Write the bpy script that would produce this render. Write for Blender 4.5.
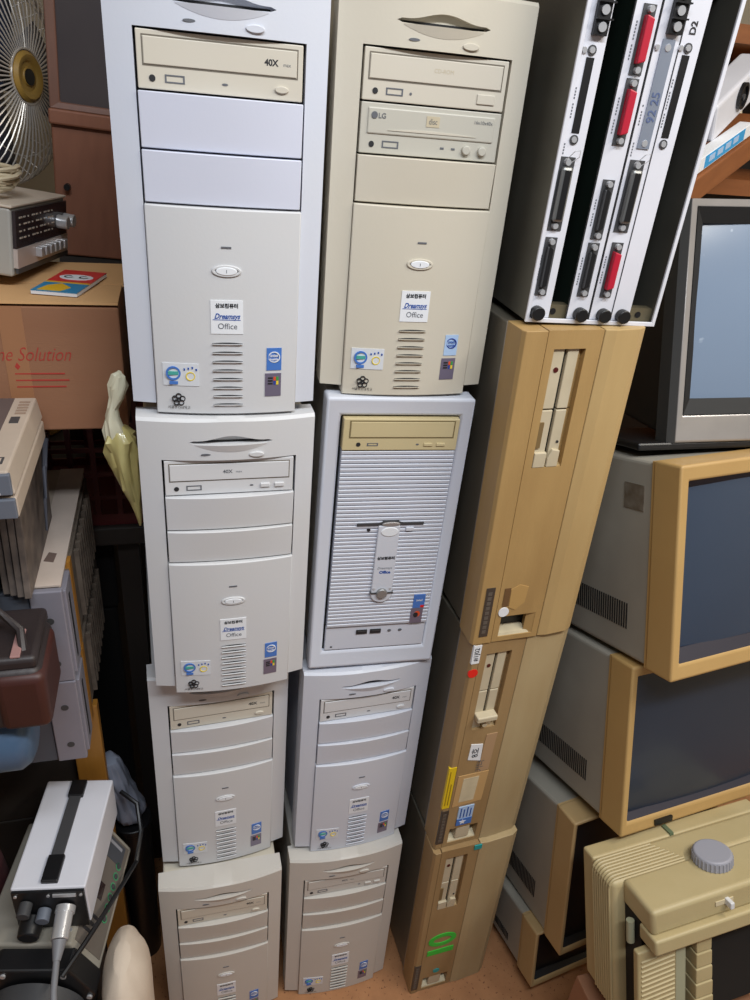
import bpy, bmesh, math, random
from math import sin, cos, pi, radians as RAD
from mathutils import Vector, Matrix, noise

random.seed(7)
SC = bpy.context.scene
COL = SC.collection
for o in list(bpy.data.objects):
    bpy.data.objects.remove(o)

# ------------------------------------------------------------------ camera
cam_d = bpy.data.cameras.new('camera')
cam = bpy.data.objects.new('camera', cam_d)
COL.objects.link(cam)
PITCH, YAW, ROLL, FPX = RAD(29.104), RAD(16.72), RAD(-5.394), 729.54
fwd = Vector((sin(YAW) * cos(PITCH), cos(YAW) * cos(PITCH), -sin(PITCH)))
rgt = Vector((cos(YAW), -sin(YAW), 0))
dwn = fwd.cross(rgt)
r2 = cos(ROLL) * rgt + sin(ROLL) * dwn
d2 = -sin(ROLL) * rgt + cos(ROLL) * dwn
M = Matrix((r2, -d2, -fwd)).transposed().to_4x4()
M.translation = Vector((0.0815, -0.7703, 1.5649))
cam.matrix_world = M
cam_d.sensor_fit = 'VERTICAL'
cam_d.sensor_height = 36.0
cam_d.lens = 36.0 * FPX / 1000.0
cam_d.clip_start = 0.02
SC.camera = cam

# ------------------------------------------------------------------ light and exposure
w = bpy.data.worlds.new('world')
SC.world = w
w.use_nodes = True
w.node_tree.nodes['Background'].inputs[0].default_value = (0.80, 0.86, 1.0, 1)
w.node_tree.nodes['Background'].inputs[1].default_value = 0.11


def area(name, loc, target, sx, sy, power, color):
    d = bpy.data.lights.new(name, 'AREA')
    d.shape = 'RECTANGLE'
    d.size, d.size_y = sx, sy
    d.energy = power
    d.color = color
    o = bpy.data.objects.new(name, d)
    COL.objects.link(o)
    o.location = loc
    o.rotation_euler = (Vector(target) - Vector(loc)).to_track_quat('-Z', 'Y').to_euler()
    return o


area('ceiling_tube_light', (0.30, -0.95, 2.45), (0.3, -0.6, 0.0), 1.2, 0.16, 19, (0.88, 0.94, 1.0))
area('ceiling_tube_light', (1.35, -0.70, 2.45), (1.0, -0.5, 0.0), 1.2, 0.16, 17, (1.0, 0.94, 0.84))
vs = SC.view_settings
vs.view_transform = 'Standard'
vs.look = 'None'
vs.gamma = 1.0
vs.use_curve_mapping = False
vs.exposure = 0.50

# ------------------------------------------------------------------ materials
MATS = {}


def srgb(r, g, b):
    def f(c):
        c /= 255.0
        return c / 12.92 if c <= 0.04045 else ((c + 0.055) / 1.055) ** 2.4
    return (f(r), f(g), f(b), 1.0)


def mat(name, rgb, rough=0.5, metal=0.0, var=0.0, var_rgb=None, scale=8.0, bump=0.0, bscale=300.0, coat=0.0,
        stretch=(1, 1, 1), speck=None, transmission=0.0, alpha=1.0):
    if name in MATS:
        return MATS[name]
    m = bpy.data.materials.new(name)
    m.use_nodes = True
    nt = m.node_tree
    b = nt.nodes['Principled BSDF']
    c1 = srgb(*rgb)
    b.inputs['Base Color'].default_value = c1
    b.inputs['Roughness'].default_value = rough
    b.inputs['Metallic'].default_value = metal
    b.inputs['Coat Weight'].default_value = coat
    b.inputs['Transmission Weight'].default_value = transmission
    b.inputs['Alpha'].default_value = alpha
    tc = nt.nodes.new('ShaderNodeTexCoord')
    mp = nt.nodes.new('ShaderNodeMapping')
    mp.inputs['Scale'].default_value = stretch
    nt.links.new(tc.outputs['Object'], mp.inputs['Vector'])
    col_out = None
    if var > 0:
        n = nt.nodes.new('ShaderNodeTexNoise')
        n.inputs['Scale'].default_value = scale
        n.inputs['Detail'].default_value = 6
        nt.links.new(mp.outputs[0], n.inputs['Vector'])
        r = nt.nodes.new('ShaderNodeValToRGB')
        r.color_ramp.elements[0].position = 0.35
        r.color_ramp.elements[1].position = 0.72
        mx = nt.nodes.new('ShaderNodeMix')
        mx.data_type = 'RGBA'
        c2 = srgb(*(var_rgb or tuple(int(v * 0.7) for v in rgb)))
        r.color_ramp.elements[0].color = (0, 0, 0, 1)
        r.color_ramp.elements[1].color = (var, var, var, 1)
        nt.links.new(n.outputs['Fac'], r.inputs['Fac'])
        nt.links.new(r.outputs['Color'], mx.inputs['Factor'])
        mx.inputs['A'].default_value = c1
        mx.inputs['B'].default_value = c2
        col_out = mx.outputs['Result']
        nt.links.new(col_out, b.inputs['Base Color'])
    if speck:
        n3 = nt.nodes.new('ShaderNodeTexNoise')
        n3.inputs['Scale'].default_value = speck[0]
        n3.inputs['Detail'].default_value = 2
        nt.links.new(mp.outputs[0], n3.inputs['Vector'])
        r3 = nt.nodes.new('ShaderNodeValToRGB')
        r3.color_ramp.elements[0].position = speck[1]
        r3.color_ramp.elements[1].position = speck[1] + 0.05
        nt.links.new(n3.outputs['Fac'], r3.inputs['Fac'])
        m3 = nt.nodes.new('ShaderNodeMix')
        m3.data_type = 'RGBA'
        nt.links.new(r3.outputs['Color'], m3.inputs['Factor'])
        if col_out:
            nt.links.new(col_out, m3.inputs['A'])
        else:
            m3.inputs['A'].default_value = c1
        m3.inputs['B'].default_value = srgb(*speck[2])
        nt.links.new(m3.outputs['Result'], b.inputs['Base Color'])
    if bump > 0:
        n2 = nt.nodes.new('ShaderNodeTexNoise')
        n2.inputs['Scale'].default_value = bscale
        n2.inputs['Detail'].default_value = 3
        nt.links.new(mp.outputs[0], n2.inputs['Vector'])
        bp = nt.nodes.new('ShaderNodeBump')
        bp.inputs['Strength'].default_value = bump
        bp.inputs['Distance'].default_value = 0.001
        nt.links.new(n2.outputs['Fac'], bp.inputs['Height'])
        nt.links.new(bp.outputs[0], b.inputs['Normal'])
    MATS[name] = m
    return m


P_BLUEWHITE = mat('plastic_bluewhite', (203, 207, 219), 0.45, var=0.35, var_rgb=(212, 210, 206), scale=5, bump=0.08)
P_WHITE = mat('plastic_white', (203, 204, 208), 0.45, var=0.4, var_rgb=(208, 204, 194), scale=5, bump=0.08)
P_COVER = mat('plastic_cover', (208, 211, 226), 0.42, var=0.15, var_rgb=(196, 198, 208), scale=12, bump=0.06)
P_CREAM = mat('plastic_cream', (203, 196, 181), 0.48, var=0.4, var_rgb=(194, 184, 162), scale=5, bump=0.08)
P_CREAM_DK = mat('plastic_cream_dark', (196, 184, 158), 0.5, var=0.4, var_rgb=(178, 164, 136), scale=6, bump=0.08)
P_GREYWHITE = mat('plastic_greywhite', (198, 194, 188), 0.48, var=0.35, var_rgb=(188, 178, 162), scale=5, bump=0.08)
P_DRIVE = mat('drive_beige', (204, 197, 183), 0.45, var=0.25, var_rgb=(192, 182, 162), scale=9)
P_DRIVE_W = mat('drive_white', (208, 208, 210), 0.42)
P_DRIVE_TAN = mat('drive_tan', (199, 183, 142), 0.5, var=0.3, var_rgb=(184, 166, 124), scale=9)
P_DRIVE_G = mat('drive_grey', (188, 184, 172), 0.45)
P_TAN = mat('nec_tan', (172, 140, 90), 0.5, var=0.55, var_rgb=(146, 114, 70), scale=7, bump=0.15, bscale=120, stretch=(3, 3, 0.7))
P_TAN_L = mat('nec_tan_light', (182, 154, 106), 0.5, var=0.5, var_rgb=(158, 128, 82), scale=6, bump=0.15, bscale=120, stretch=(3, 3, 0.7))
P_TAN2 = mat('nec_brown', (160, 132, 92), 0.55, var=0.6, var_rgb=(138, 108, 68), scale=8, bump=0.15, bscale=120, stretch=(3, 3, 0.7))
P_TAN2_L = mat('nec_brown_light', (178, 158, 120), 0.55, var=0.5, var_rgb=(164, 138, 96), scale=8, bump=0.15, bscale=120, stretch=(3, 3, 0.7))
P_DRV98 = mat('nec_drive', (196, 184, 158), 0.5, var=0.4, var_rgb=(168, 152, 122), scale=20)
P_MON = mat('monitor_tan', (182, 148, 94), 0.5, var=0.45, var_rgb=(164, 128, 78), scale=7, bump=0.1)
P_MON2 = mat('monitor_beige', (178, 150, 106), 0.55, var=0.45, var_rgb=(146, 118, 78), scale=7, bump=0.1)
P_MACH = mat('machine_beige', (180, 164, 124), 0.5, var=0.45, var_rgb=(164, 146, 102), scale=10, bump=0.15, bscale=200)
P_MACH_G = mat('machine_greenish', (158, 158, 132), 0.5)
STEEL = mat('grey_steel', (112, 110, 102), 0.42, 0.55, var=0.5, var_rgb=(84, 80, 72), scale=6, bump=0.06, stretch=(1, 1, 2))
STEEL_DK = mat('dark_steel', (122, 116, 104), 0.4, 0.35, var=0.6, var_rgb=(84, 78, 68), scale=5, bump=0.06, stretch=(1, 1, 0.5))
MON_CASE = mat('monitor_case_grey', (156, 151, 140), 0.5, 0.0, var=0.5, var_rgb=(122, 115, 104), scale=6, bump=0.08)
CHROME = mat('chrome', (206, 206, 208), 0.28, 0.55)
SILVER = mat('silver_paint', (172, 168, 166), 0.35, 0.5, var=0.3, scale=12)
BLACK = mat('black_plastic', (20, 20, 22), 0.4)
BLACK_M = mat('black_matte', (12, 12, 12), 0.8)
DARK = mat('dark_gap', (26, 26, 28), 0.8)
DKGREY = mat('dark_grey', (64, 64, 66), 0.5)
RED = mat('red_plastic', (176, 22, 48), 0.45)
WHITEPAINT = mat('white_enamel', (214, 214, 222), 0.4, var=0.25, var_rgb=(190, 190, 196), scale=14)
PAPER = mat('paper_white', (226, 228, 232), 0.6)
PAPER_OLD = mat('paper_old', (206, 192, 160), 0.7, var=0.4, scale=30)
INK = mat('ink_black', (34, 34, 38), 0.6)
INK_G = mat('ink_grey', (96, 98, 104), 0.6)
INK_B = mat('ink_blue', (36, 78, 158), 0.6)
INK_RED = mat('ink_red', (176, 58, 48), 0.7)
BLUE_ST = mat('sticker_blue', (70, 116, 190), 0.4)
BLUE_LT = mat('sticker_light_blue', (170, 196, 228), 0.4)
GREEN_ST = mat('sticker_green', (70, 160, 150), 0.5)
PURP_ST = mat('sticker_grey_violet', (122, 114, 134), 0.3, 0.3)
DKBLUE_ST = mat('sticker_dark_blue', (44, 66, 150), 0.4)
YEL_ST = mat('sticker_yellow', (222, 190, 30), 0.5)
RED_ST = mat('sticker_red', (222, 34, 24), 0.5)
GREEN_PAINT = mat('paint_green', (52, 190, 60), 0.5)
TEAL_ST = mat('sticker_teal', (36, 150, 150), 0.5)
LOGO_Y = mat('logo_yellow', (226, 200, 60), 0.5)
LOGO_O = mat('logo_orange', (214, 80, 40), 0.5)
LOGO_G = mat('logo_green', (60, 150, 70), 0.5)
GLASS_MON = mat('monitor_glass', (44, 58, 78), 0.30, 0.0, coat=0.15, var=0.3, var_rgb=(56, 70, 90), scale=5)
GLASS_MON2 = mat('monitor_glass_dark', (38, 46, 60), 0.34, 0.0, coat=0.1, var=0.3, var_rgb=(50, 58, 72), scale=5)
GLASS_TV = mat('tv_glass', (118, 134, 156), 0.22, 0.0, coat=0.4, var=0.25, var_rgb=(132, 148, 168), scale=6, speck=(60, 0.73, (150, 164, 182)))
MON_MASK = mat('monitor_mask', (34, 31, 44), 0.6)
GREYKNOB = mat('grey_knob', (150, 150, 160), 0.5)
CARD = mat('cardboard', (150, 106, 78), 0.85, var=0.4, var_rgb=(138, 92, 64), scale=5, bump=0.2, bscale=150, stretch=(1, 1, 4))
CARD_IN = mat('cardboard_inner', (214, 168, 116), 0.85, var=0.4, var_rgb=(190, 142, 94), scale=9)
WOOD_RB = mat('red_brown_wood', (136, 88, 66), 0.6, var=0.45, var_rgb=(112, 68, 52), scale=14, bump=0.15, bscale=80, stretch=(4, 4, 1))
WOOD_FR = mat('frame_wood', (112, 76, 62), 0.5, var=0.4, scale=14, stretch=(4, 4, 1))
WOOD_OR = mat('orange_wood', (168, 116, 44), 0.5, var=0.5, var_rgb=(128, 82, 28), scale=10, stretch=(5, 5, 1))
WOOD_SH = mat('shelf_wood', (142, 86, 46), 0.55, var=0.5, var_rgb=(108, 60, 30), scale=8, stretch=(1, 6, 6))
DUSTGLASS = mat('dusty_glass', (62, 56, 58), 0.3, var=0.4, var_rgb=(80, 72, 70), scale=6)
CRATE = mat('crate_red', (98, 34, 36), 0.5, var=0.4, scale=12)
TABLE = mat('table_dark', (50, 44, 40), 0.6, var=0.4, scale=6)
BEIGE_GREY = mat('deck_beige', (186, 170, 154), 0.5, var=0.3, scale=12)
GREYBLUE = mat('deck_greyblue', (112, 118, 130), 0.5, 0.2, var=0.3, scale=10)
RACKGREY = mat('rack_grey', (150, 148, 160), 0.45, 0.3, var=0.3, scale=10)
RACKFRONT = mat('rack_front_grey', (88, 92, 102), 0.5, 0.2, var=0.3, scale=8)
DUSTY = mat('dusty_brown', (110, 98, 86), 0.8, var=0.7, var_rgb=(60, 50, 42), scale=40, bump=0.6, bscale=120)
LEATHER = mat('dark_leather', (46, 38, 38), 0.5, var=0.4, scale=20, bump=0.3, bscale=150)
LEATHER_R = mat('red_leather', (66, 33, 28), 0.5, var=0.4, scale=20)
BLUEBOTTLE = mat('blue_can', (72, 96, 124), 0.4, 0.1, var=0.4, scale=12)
MAROON = mat('maroon_cloth', (66, 22, 28), 0.8, var=0.4, scale=12, bump=0.4, bscale=60)
SACK = mat('sack_cloth', (206, 190, 172), 0.85, var=0.5, var_rgb=(178, 158, 140), scale=14, bump=0.4, bscale=120)
PLASTICFILM = mat('plastic_film', (150, 156, 172), 0.35, var=0.5, var_rgb=(112, 116, 130), scale=22, coat=0.3)
BAG_Y = mat('bag_yellow', (206, 194, 132), 0.4, var=0.6, var_rgb=(176, 160, 92), scale=26, coat=0.3)
BAG_W = mat('bag_white', (228, 224, 200), 0.45, var=0.4, var_rgb=(200, 190, 150), scale=26)
INSTR = mat('instrument_beige', (150, 144, 132), 0.5, var=0.35, scale=10)
INSTR_P = mat('instrument_panel', (104, 96, 88), 0.45, var=0.2, scale=10)
LENSGREY = mat('lens_grey', (142, 152, 162), 0.45, 0.1)
FANWIRE = mat('fan_wire', (214, 206, 196), 0.35, 0.4)
FANHUB = mat('fan_hub', (178, 140, 66), 0.5, var=0.4, scale=20)
FANBLADE = mat('fan_blade', (34, 50, 78), 0.35)
CORD_BEIGE = mat('cord_beige', (206, 190, 160), 0.5)
CORD_GREY = mat('cord_grey', (120, 120, 124), 0.5)
RADIO_SIDE = mat('radio_grey', (172, 168, 160), 0.5, var=0.3, scale=12)
RADIO_TOP = mat('radio_top', (212, 196, 178), 0.5, var=0.3, scale=12)
RADIO_GLASS = mat('radio_dial', (50, 42, 46), 0.2, coat=0.4)
BK_RED = mat('booklet_red', (206, 44, 40), 0.4)
BK_BLUE = mat('booklet_blue', (38, 130, 176), 0.4)
BK_YEL = mat('booklet_yellow', (226, 176, 30), 0.4)
PAPERBLUE = mat('book_blue', (52, 156, 214), 0.4)
FLOOR_M = mat('floor_board', (176, 124, 82), 0.7, var=0.5, var_rgb=(146, 98, 62), scale=30, bump=0.2, bscale=200, speck=(160, 0.64, (120, 76, 48)))
WALL_M = mat('wall_plaster', (176, 166, 146), 0.9, var=0.4, var_rgb=(150, 138, 118), scale=3)
WALL_C = mat('wall_cream', (224, 212, 184), 0.9, var=0.2, scale=3)
CEIL_M = mat('ceiling_paint', (214, 212, 206), 0.9)

# ------------------------------------------------------------------ mesh helpers


class MB:
    def __init__(self):
        self.v, self.f = [], []

    def add(self, vs, fs):
        n = len(self.v)
        self.v += [tuple(p) for p in vs]
        self.f += [tuple(i + n for i in f) for f in fs]
        return self

    def box(self, x0, x1, y0, y1, z0, z1):
        return self.add([(x0, y0, z0), (x1, y0, z0), (x1, y1, z0), (x0, y1, z0), (x0, y0, z1), (x1, y0, z1), (x1, y1, z1), (x0, y1, z1)],
                        [(0, 3, 2, 1), (4, 5, 6, 7), (0, 1, 5, 4), (1, 2, 6, 5), (2, 3, 7, 6), (3, 0, 4, 7)])

    def hexa(self, p):
        """8 points: bottom ring then top ring, both counter-clockwise seen from above"""
        return self.add(p, [(0, 3, 2, 1), (4, 5, 6, 7), (0, 1, 5, 4), (1, 2, 6, 5), (2, 3, 7, 6), (3, 0, 4, 7)])

    def prism(self, poly, a, b, axis='y'):
        """poly in the two other axes (x,z for y; x,y for z; y,z for x), extruded from a to b"""
        def P(q, t):
            return (q[0], t, q[1]) if axis == 'y' else ((q[0], q[1], t) if axis == 'z' else (t, q[0], q[1]))
        n = len(poly)
        vs = [P(q, a) for q in poly] + [P(q, b) for q in poly]
        fs = [tuple(range(n)), tuple(range(2 * n - 1, n - 1, -1))]
        fs += [(i, i + n, (i + 1) % n + n, (i + 1) % n) for i in range(n)]
        return self.add(vs, fs)

    def cyl(self, p0, p1, r0, r1=None, n=20):
        r1 = r0 if r1 is None else r1
        p0, p1 = Vector(p0), Vector(p1)
        d = (p1 - p0).normalized()
        a = d.orthogonal().normalized()
        b = d.cross(a)
        vs = []
        for p, r in ((p0, r0), (p1, r1)):
            vs += [p + r * (cos(2 * pi * i / n) * a + sin(2 * pi * i / n) * b) for i in range(n)]
        fs = [tuple(range(n - 1, -1, -1)), tuple(range(n, 2 * n))]
        fs += [(i, (i + 1) % n, (i + 1) % n + n, i + n) for i in range(n)]
        return self.add(vs, fs)

    def tube(self, pts, r, n=8, closed=False):
        pts = [Vector(p) for p in pts]
        m = len(pts)
        rings = []
        up = Vector((0.13, 0.31, 0.94))
        for i, p in enumerate(pts):
            a = pts[(i - 1) % m] if (closed or i > 0) else p
            b = pts[(i + 1) % m] if (closed or i < m - 1) else p
            d = (b - a).normalized()
            s = d.cross(up)
            if s.length < 1e-4:
                s = d.orthogonal()
            s.normalize()
            t = s.cross(d)
            rr = r(i / (m - 1)) if callable(r) else r
            rings.append([p + rr * (cos(2 * pi * k / n) * s + sin(2 * pi * k / n) * t) for k in range(n)])
        vs = [q for rg in rings for q in rg]
        fs = []
        for i in range(m if closed else m - 1):
            j = (i + 1) % m
            fs += [(i * n + k, i * n + (k + 1) % n, j * n + (k + 1) % n, j * n + k) for k in range(n)]
        if not closed:
            fs += [tuple(range(n - 1, -1, -1)), tuple(range((m - 1) * n, m * n))]
        return self.add(vs, fs)

    def plate(self, u0, u1, v0, v1, front, back, nu=12, nv=1):
        """slab in the x-z plane; front(u, t) gives y of the outer face, t from bottom 0 to top 1"""
        f0 = v0 if callable(v0) else (lambda u: v0)
        f1 = v1 if callable(v1) else (lambda u: v1)
        vs, fs = [], []
        for lay in (0, 1):
            for i in range(nu + 1):
                u = u0 + (u1 - u0) * i / nu
                for j in range(nv + 1):
                    t = j / nv
                    vs.append((u, front(u, t) if lay == 0 else back, f0(u) + (f1(u) - f0(u)) * t))
        N = (nu + 1) * (nv + 1)
        ix = lambda l, i, j: l * N + i * (nv + 1) + j
        for i in range(nu):
            for j in range(nv):
                fs.append((ix(0, i, j), ix(0, i + 1, j), ix(0, i + 1, j + 1), ix(0, i, j + 1)))
                fs.append((ix(1, i, j), ix(1, i, j + 1), ix(1, i + 1, j + 1), ix(1, i + 1, j)))
            fs.append((ix(0, i, 0), ix(1, i, 0), ix(1, i + 1, 0), ix(0, i + 1, 0)))
            fs.append((ix(0, i, nv), ix(0, i + 1, nv), ix(1, i + 1, nv), ix(1, i, nv)))
        for j in range(nv):
            fs.append((ix(0, 0, j), ix(0, 0, j + 1), ix(1, 0, j + 1), ix(1, 0, j)))
            fs.append((ix(0, nu, j), ix(1, nu, j), ix(1, nu, j + 1), ix(0, nu, j + 1)))
        return self.add(vs, fs)

    def ring(self, cx, cz, rx, rz, w, y0, y1, n=24):
        """flat elliptical ring in the x-z plane between y0 (front) and y1"""
        vs = []
        for y in (y0, y1):
            for k in (1.0, 0.0):
                for i in range(n):
                    a = 2 * pi * i / n
                    vs.append((cx + (rx - w * (1 - k)) * cos(a), y, cz + (rz - w * (1 - k)) * sin(a)))
        fs = []
        for i in range(n):
            j = (i + 1) % n
            fs += [(i, j, n + j, n + i), (2 * n + i, 3 * n + i, 3 * n + j, 2 * n + j), (i, 2 * n + i, 2 * n + j, j), (n + i, n + j, 3 * n + j, 3 * n + i)]
        return self.add(vs, fs)

    def ell(self, cx, cz, rx, rz, y0, y1, n=20):
        return self.prism([(cx + rx * cos(2 * pi * i / n), cz + rz * sin(2 * pi * i / n)) for i in range(n)], y0, y1, 'y')

    def frame(self, x0, x1, z0, z1, i0, i1, k0, k1, ya, yb, yi=None):
        """rectangular frame with outer rect x0..x1,z0..z1 and opening i0..i1,k0..k1; yi = depth of the opening's front edge"""
        yi = ya if yi is None else yi
        O = [(x0, z0), (x1, z0), (x1, z1), (x0, z1)]
        I = [(i0, k0), (i1, k0), (i1, k1), (i0, k1)]
        vs = [(a, ya, b) for a, b in O] + [(a, yi, b) for a, b in I] + [(a, yb, b) for a, b in O] + [(a, yb, b) for a, b in I]
        fs = []
        for i in range(4):
            j = (i + 1) % 4
            fs += [(i, j, 4 + j, 4 + i), (8 + i, 12 + i, 12 + j, 8 + j), (i, 8 + i, 8 + j, j), (4 + i, 4 + j, 12 + j, 12 + i)]
        return self.add(vs, fs)

    def loft(self, rings, cap=True):
        n = len(rings[0])
        vs = [p for r in rings for p in r]
        fs = []
        for i in range(len(rings) - 1):
            fs += [(i * n + k, i * n + (k + 1) % n, (i + 1) * n + (k + 1) % n, (i + 1) * n + k) for k in range(n)]
        if cap:
            fs += [tuple(range(n - 1, -1, -1)), tuple(range((len(rings) - 1) * n, len(rings) * n))]
        return self.add(vs, fs)

    def map(self, fn):
        self.v = [tuple(fn(*p)) for p in self.v]
        return self

    def build(self, name, m, parent=None, bevel=0.0, smooth=False, seg=2, fix=True, subsurf=0):
        me = bpy.data.meshes.new(name)
        me.from_pydata(self.v, [], self.f)
        if fix:
            bm = bmesh.new()
            bm.from_mesh(me)
            bmesh.ops.recalc_face_normals(bm, faces=bm.faces)
            bm.to_mesh(me)
            bm.free()
        me.materials.append(m)
        if smooth:
            me.polygons.foreach_set('use_smooth', [True] * len(me.polygons))
            if hasattr(me, 'set_sharp_from_angle'):
                me.set_sharp_from_angle(angle=RAD(38))
        o = bpy.data.objects.new(name, me)
        COL.objects.link(o)
        if parent:
            o.parent = parent
        if bevel > 0:
            bv = o.modifiers.new('bevel', 'BEVEL')
            bv.width = bevel
            bv.segments = seg
            bv.limit_method = 'ANGLE'
            bv.angle_limit = RAD(40)
        if subsurf:
            ss = o.modifiers.new('subd', 'SUBSURF')
            ss.levels = ss.render_levels = subsurf
        return o


def empty(name, loc, yaw=0, pitch=0, roll=0):
    o = bpy.data.objects.new(name, None)
    COL.objects.link(o)
    o.empty_display_size = 0.05
    o.location = loc
    o.rotation_mode = 'YXZ'
    o.rotation_euler = (pitch, roll, yaw)
    return o


def tag(o, label, cat, group=None):
    o['label'] = label
    o['category'] = cat
    if group:
        o['group'] = group
    return o


def struct(o):
    o['kind'] = 'structure'
    return o


TXT = {}


def text_verts(body, size, shear=0.0, bold=0.0):
    key = (body, size, shear, bold)
    if key not in TXT:
        cu = bpy.data.curves.new('txt', 'FONT')
        cu.body = body
        cu.size = size
        cu.shear = shear
        cu.offset = bold
        cu.align_x = 'CENTER'
        cu.align_y = 'CENTER'
        cu.resolution_u = 3
        ob = bpy.data.objects.new('txt', cu)
        COL.objects.link(ob)
        dg = bpy.context.evaluated_depsgraph_get()
        me = bpy.data.meshes.new_from_object(ob.evaluated_get(dg))
        TXT[key] = ([tuple(v.co) for v in me.vertices], [tuple(p.vertices) for p in me.polygons])
        bpy.data.meshes.remove(me)
        bpy.data.objects.remove(ob)
        bpy.data.curves.remove(cu)
    return TXT[key]


def lettering(body, size, m, parent, u, v, yf, rot=0.0, shear=0.0, bold=0.0, sx=1.0, name='lettering'):
    """flat print in the x-z plane facing -y, at depth yf(u, v) or a number"""
    vs, fs = text_verts(body, size, shear, bold)
    mb = MB()
    pts = []
    for x, y, z in vs:
        x *= sx
        a, b = x * cos(rot) - y * sin(rot), x * sin(rot) + y * cos(rot)
        yy = yf(u + a, v + b) if callable(yf) else yf
        pts.append((u + a, yy, v + b))
    mb.add(pts, fs)
    return mb.build(name, m, parent, fix=False)


# ------------------------------------------------------------------ the room
struct(MB().box(-1.6, 2.2, -2.2, 1.15, -0.05, 0.0).build('floor', FLOOR_M))
struct(MB().box(-1.6, 2.2, 1.15, 1.25, 0, 2.7).build('wall_back', WALL_M))
struct(MB().box(-1.7, -1.6, -2.2, 1.15, 0, 2.7).build('wall_left', WALL_M))
struct(MB().box(2.2, 2.3, -2.2, 1.15, 0, 2.7).build('wall_right', WALL_C))
struct(MB().box(-1.6, 2.2, -2.2, 1.15, 2.7, 2.75).build('ceiling', CEIL_M))

# ------------------------------------------------------------------ tower computers
BUL = 0.012


def prof(u, b=BUL, W=0.2):
    k = (u - W / 2) / (W / 2)
    return b * (1 - k * k)


def optical_drive(t, v0, v1, body, style):
    """a flat drive front set back between the bulging bezel pieces"""
    d = MB().box(0.0268, 0.1755, -0.006, 0.02, v0 + 0.0008, v1 - 0.0008).build('optical_drive', body, t, bevel=0.0008)
    h = v1 - v0
    a, b = v0 + h * 0.42, v1 - h * 0.12
    if style == 'lg':
        tr = MB().box(0.034, 0.169, -0.0075, -0.005, v0 + h * 0.40, v1 - h * 0.10).build('tray', P_DRIVE_G, d, bevel=0.0012)
        MB().ell(0.0405, b - 0.006, 0.0032, 0.0032, -0.0083, -0.0072).build('logo_disc', INK_G, d)
        lettering('LG', 0.0066, INK_G, d, 0.0485, b - 0.0065, -0.0079, bold=0.0001)
        MB().box(0.095, 0.109, -0.0080, -0.007, b - 0.0128, b - 0.003).build('disc_mark', P_CREAM_DK, d)
        lettering('disc', 0.0075, INK_G, d, 0.102, b - 0.008, -0.0082, sx=0.8)
        lettering('16x10x40x', 0.0046, INK_G, d, 0.156, b - 0.005, -0.0079)
        mb = MB()
        mb.plate(0.055, 0.150, lambda u: a + 0.003, lambda u: a + 0.003 + 0.0022 * (1 - ((u - 0.1025) / 0.0475) ** 2), lambda u, s: -0.0082, -0.007, nu=10)
        mb.build('tray_ridge', P_DRIVE, d)
        for u in (0.141, 0.1585):
            MB().ell(u, v0 + h * 0.22, 0.0046, 0.0046, -0.0098, -0.005).build('button', P_DRIVE_G, d, bevel=0.001, smooth=True)
        for u in (0.115, 0.127):
            MB().box(u - 0.002, u + 0.002, -0.0064, -0.005, v0 + h * 0.2, v0 + h * 0.24).build('indicator', INK_G, d)
    else:
        fr = MB().frame(0.0315, 0.171, a - 0.0012, b + 0.0012, 0.0325, 0.170, a, b, -0.0062, -0.004)
        fr.build('tray_gap', mat('tray_shadow', (112, 104, 92), 0.7), d)
        MB().box(0.0328, 0.1697, -0.0072, -0.004, a + 0.0003, b - 0.0003).build('tray', body, d, bevel=0.0006)
        if style in ('a', 'plain'):
            if style == 'a':
                lettering('40X', 0.0072, INK, d, 0.146, a + 0.0105, -0.00735, bold=0.00025)
                lettering('max', 0.0042, INK_G, d, 0.1605, a + 0.0098, -0.00735)
            MB().ell(0.156, v0 + h * 0.2, 0.0064, 0.0030, -0.0082, -0.005).build('eject_button', body, d, bevel=0.0006, smooth=True)
            MB().ell(0.104, v0 + h * 0.2, 0.0028, 0.0010, -0.0064, -0.005).build('indicator', INK_G, d)
        elif style == 'b':
            lettering('40X', 0.0064, INK_G, d, 0.098, a + 0.0105, -0.00735, bold=0.00015)
            lettering('max', 0.0042, INK_G, d, 0.111, a + 0.0102, -0.00735)
            for u in (0.142, 0.159):
                MB().box(u - 0.0056, u + 0.0056, -0.0082, -0.005, v0 + h * 0.16, v0 + h * 0.27).build('eject_button', body, d, bevel=0.0008)
            MB().ell(0.126, v0 + h * 0.22, 0.0022, 0.0010, -0.0064, -0.005).build('indicator', INK_G, d)
        elif style == 'c':
            MB().box(0.146, 0.165, -0.0075, -0.005, v0 + h * 0.13, v0 + h * 0.32).build('eject_button', body, d, bevel=0.0006)
            lettering('CD-ROM', 0.0052, P_CREAM_DK, d, 0.108, a + 0.0115, -0.00735)
            MB().ell(0.076, v0 + h * 0.2, 0.0013, 0.0013, -0.0064, -0.005).build('indicator', INK_G, d)
    # headphone jack and volume wheel are common to all of them
    MB().ell(0.0395, v0 + h * 0.2, 0.0028, 0.0028, -0.0066, -0.004).build('headphone_jack', INK, d)
    fr = MB().frame(0.0505, 0.068, v0 + h * 0.14, v0 + h * 0.28, 0.052, 0.0665, v0 + h * 0.165, v0 + h * 0.255, -0.0064, -0.004)
    fr.build('volume_slot', INK_G, d)
    return d


def rect_sticker(name, m, parent, u0, u1, v0, v1, fn, e=0.0007):
    return MB().plate(u0, u1, v0, v1, lambda u, t: fn(u, 0) - e, 0.0, nu=4).map(
        lambda x, y, z: (x, y if y != 0.0 else fn(x, 0) + 0.0004, z)).build(name, m, parent)


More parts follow.
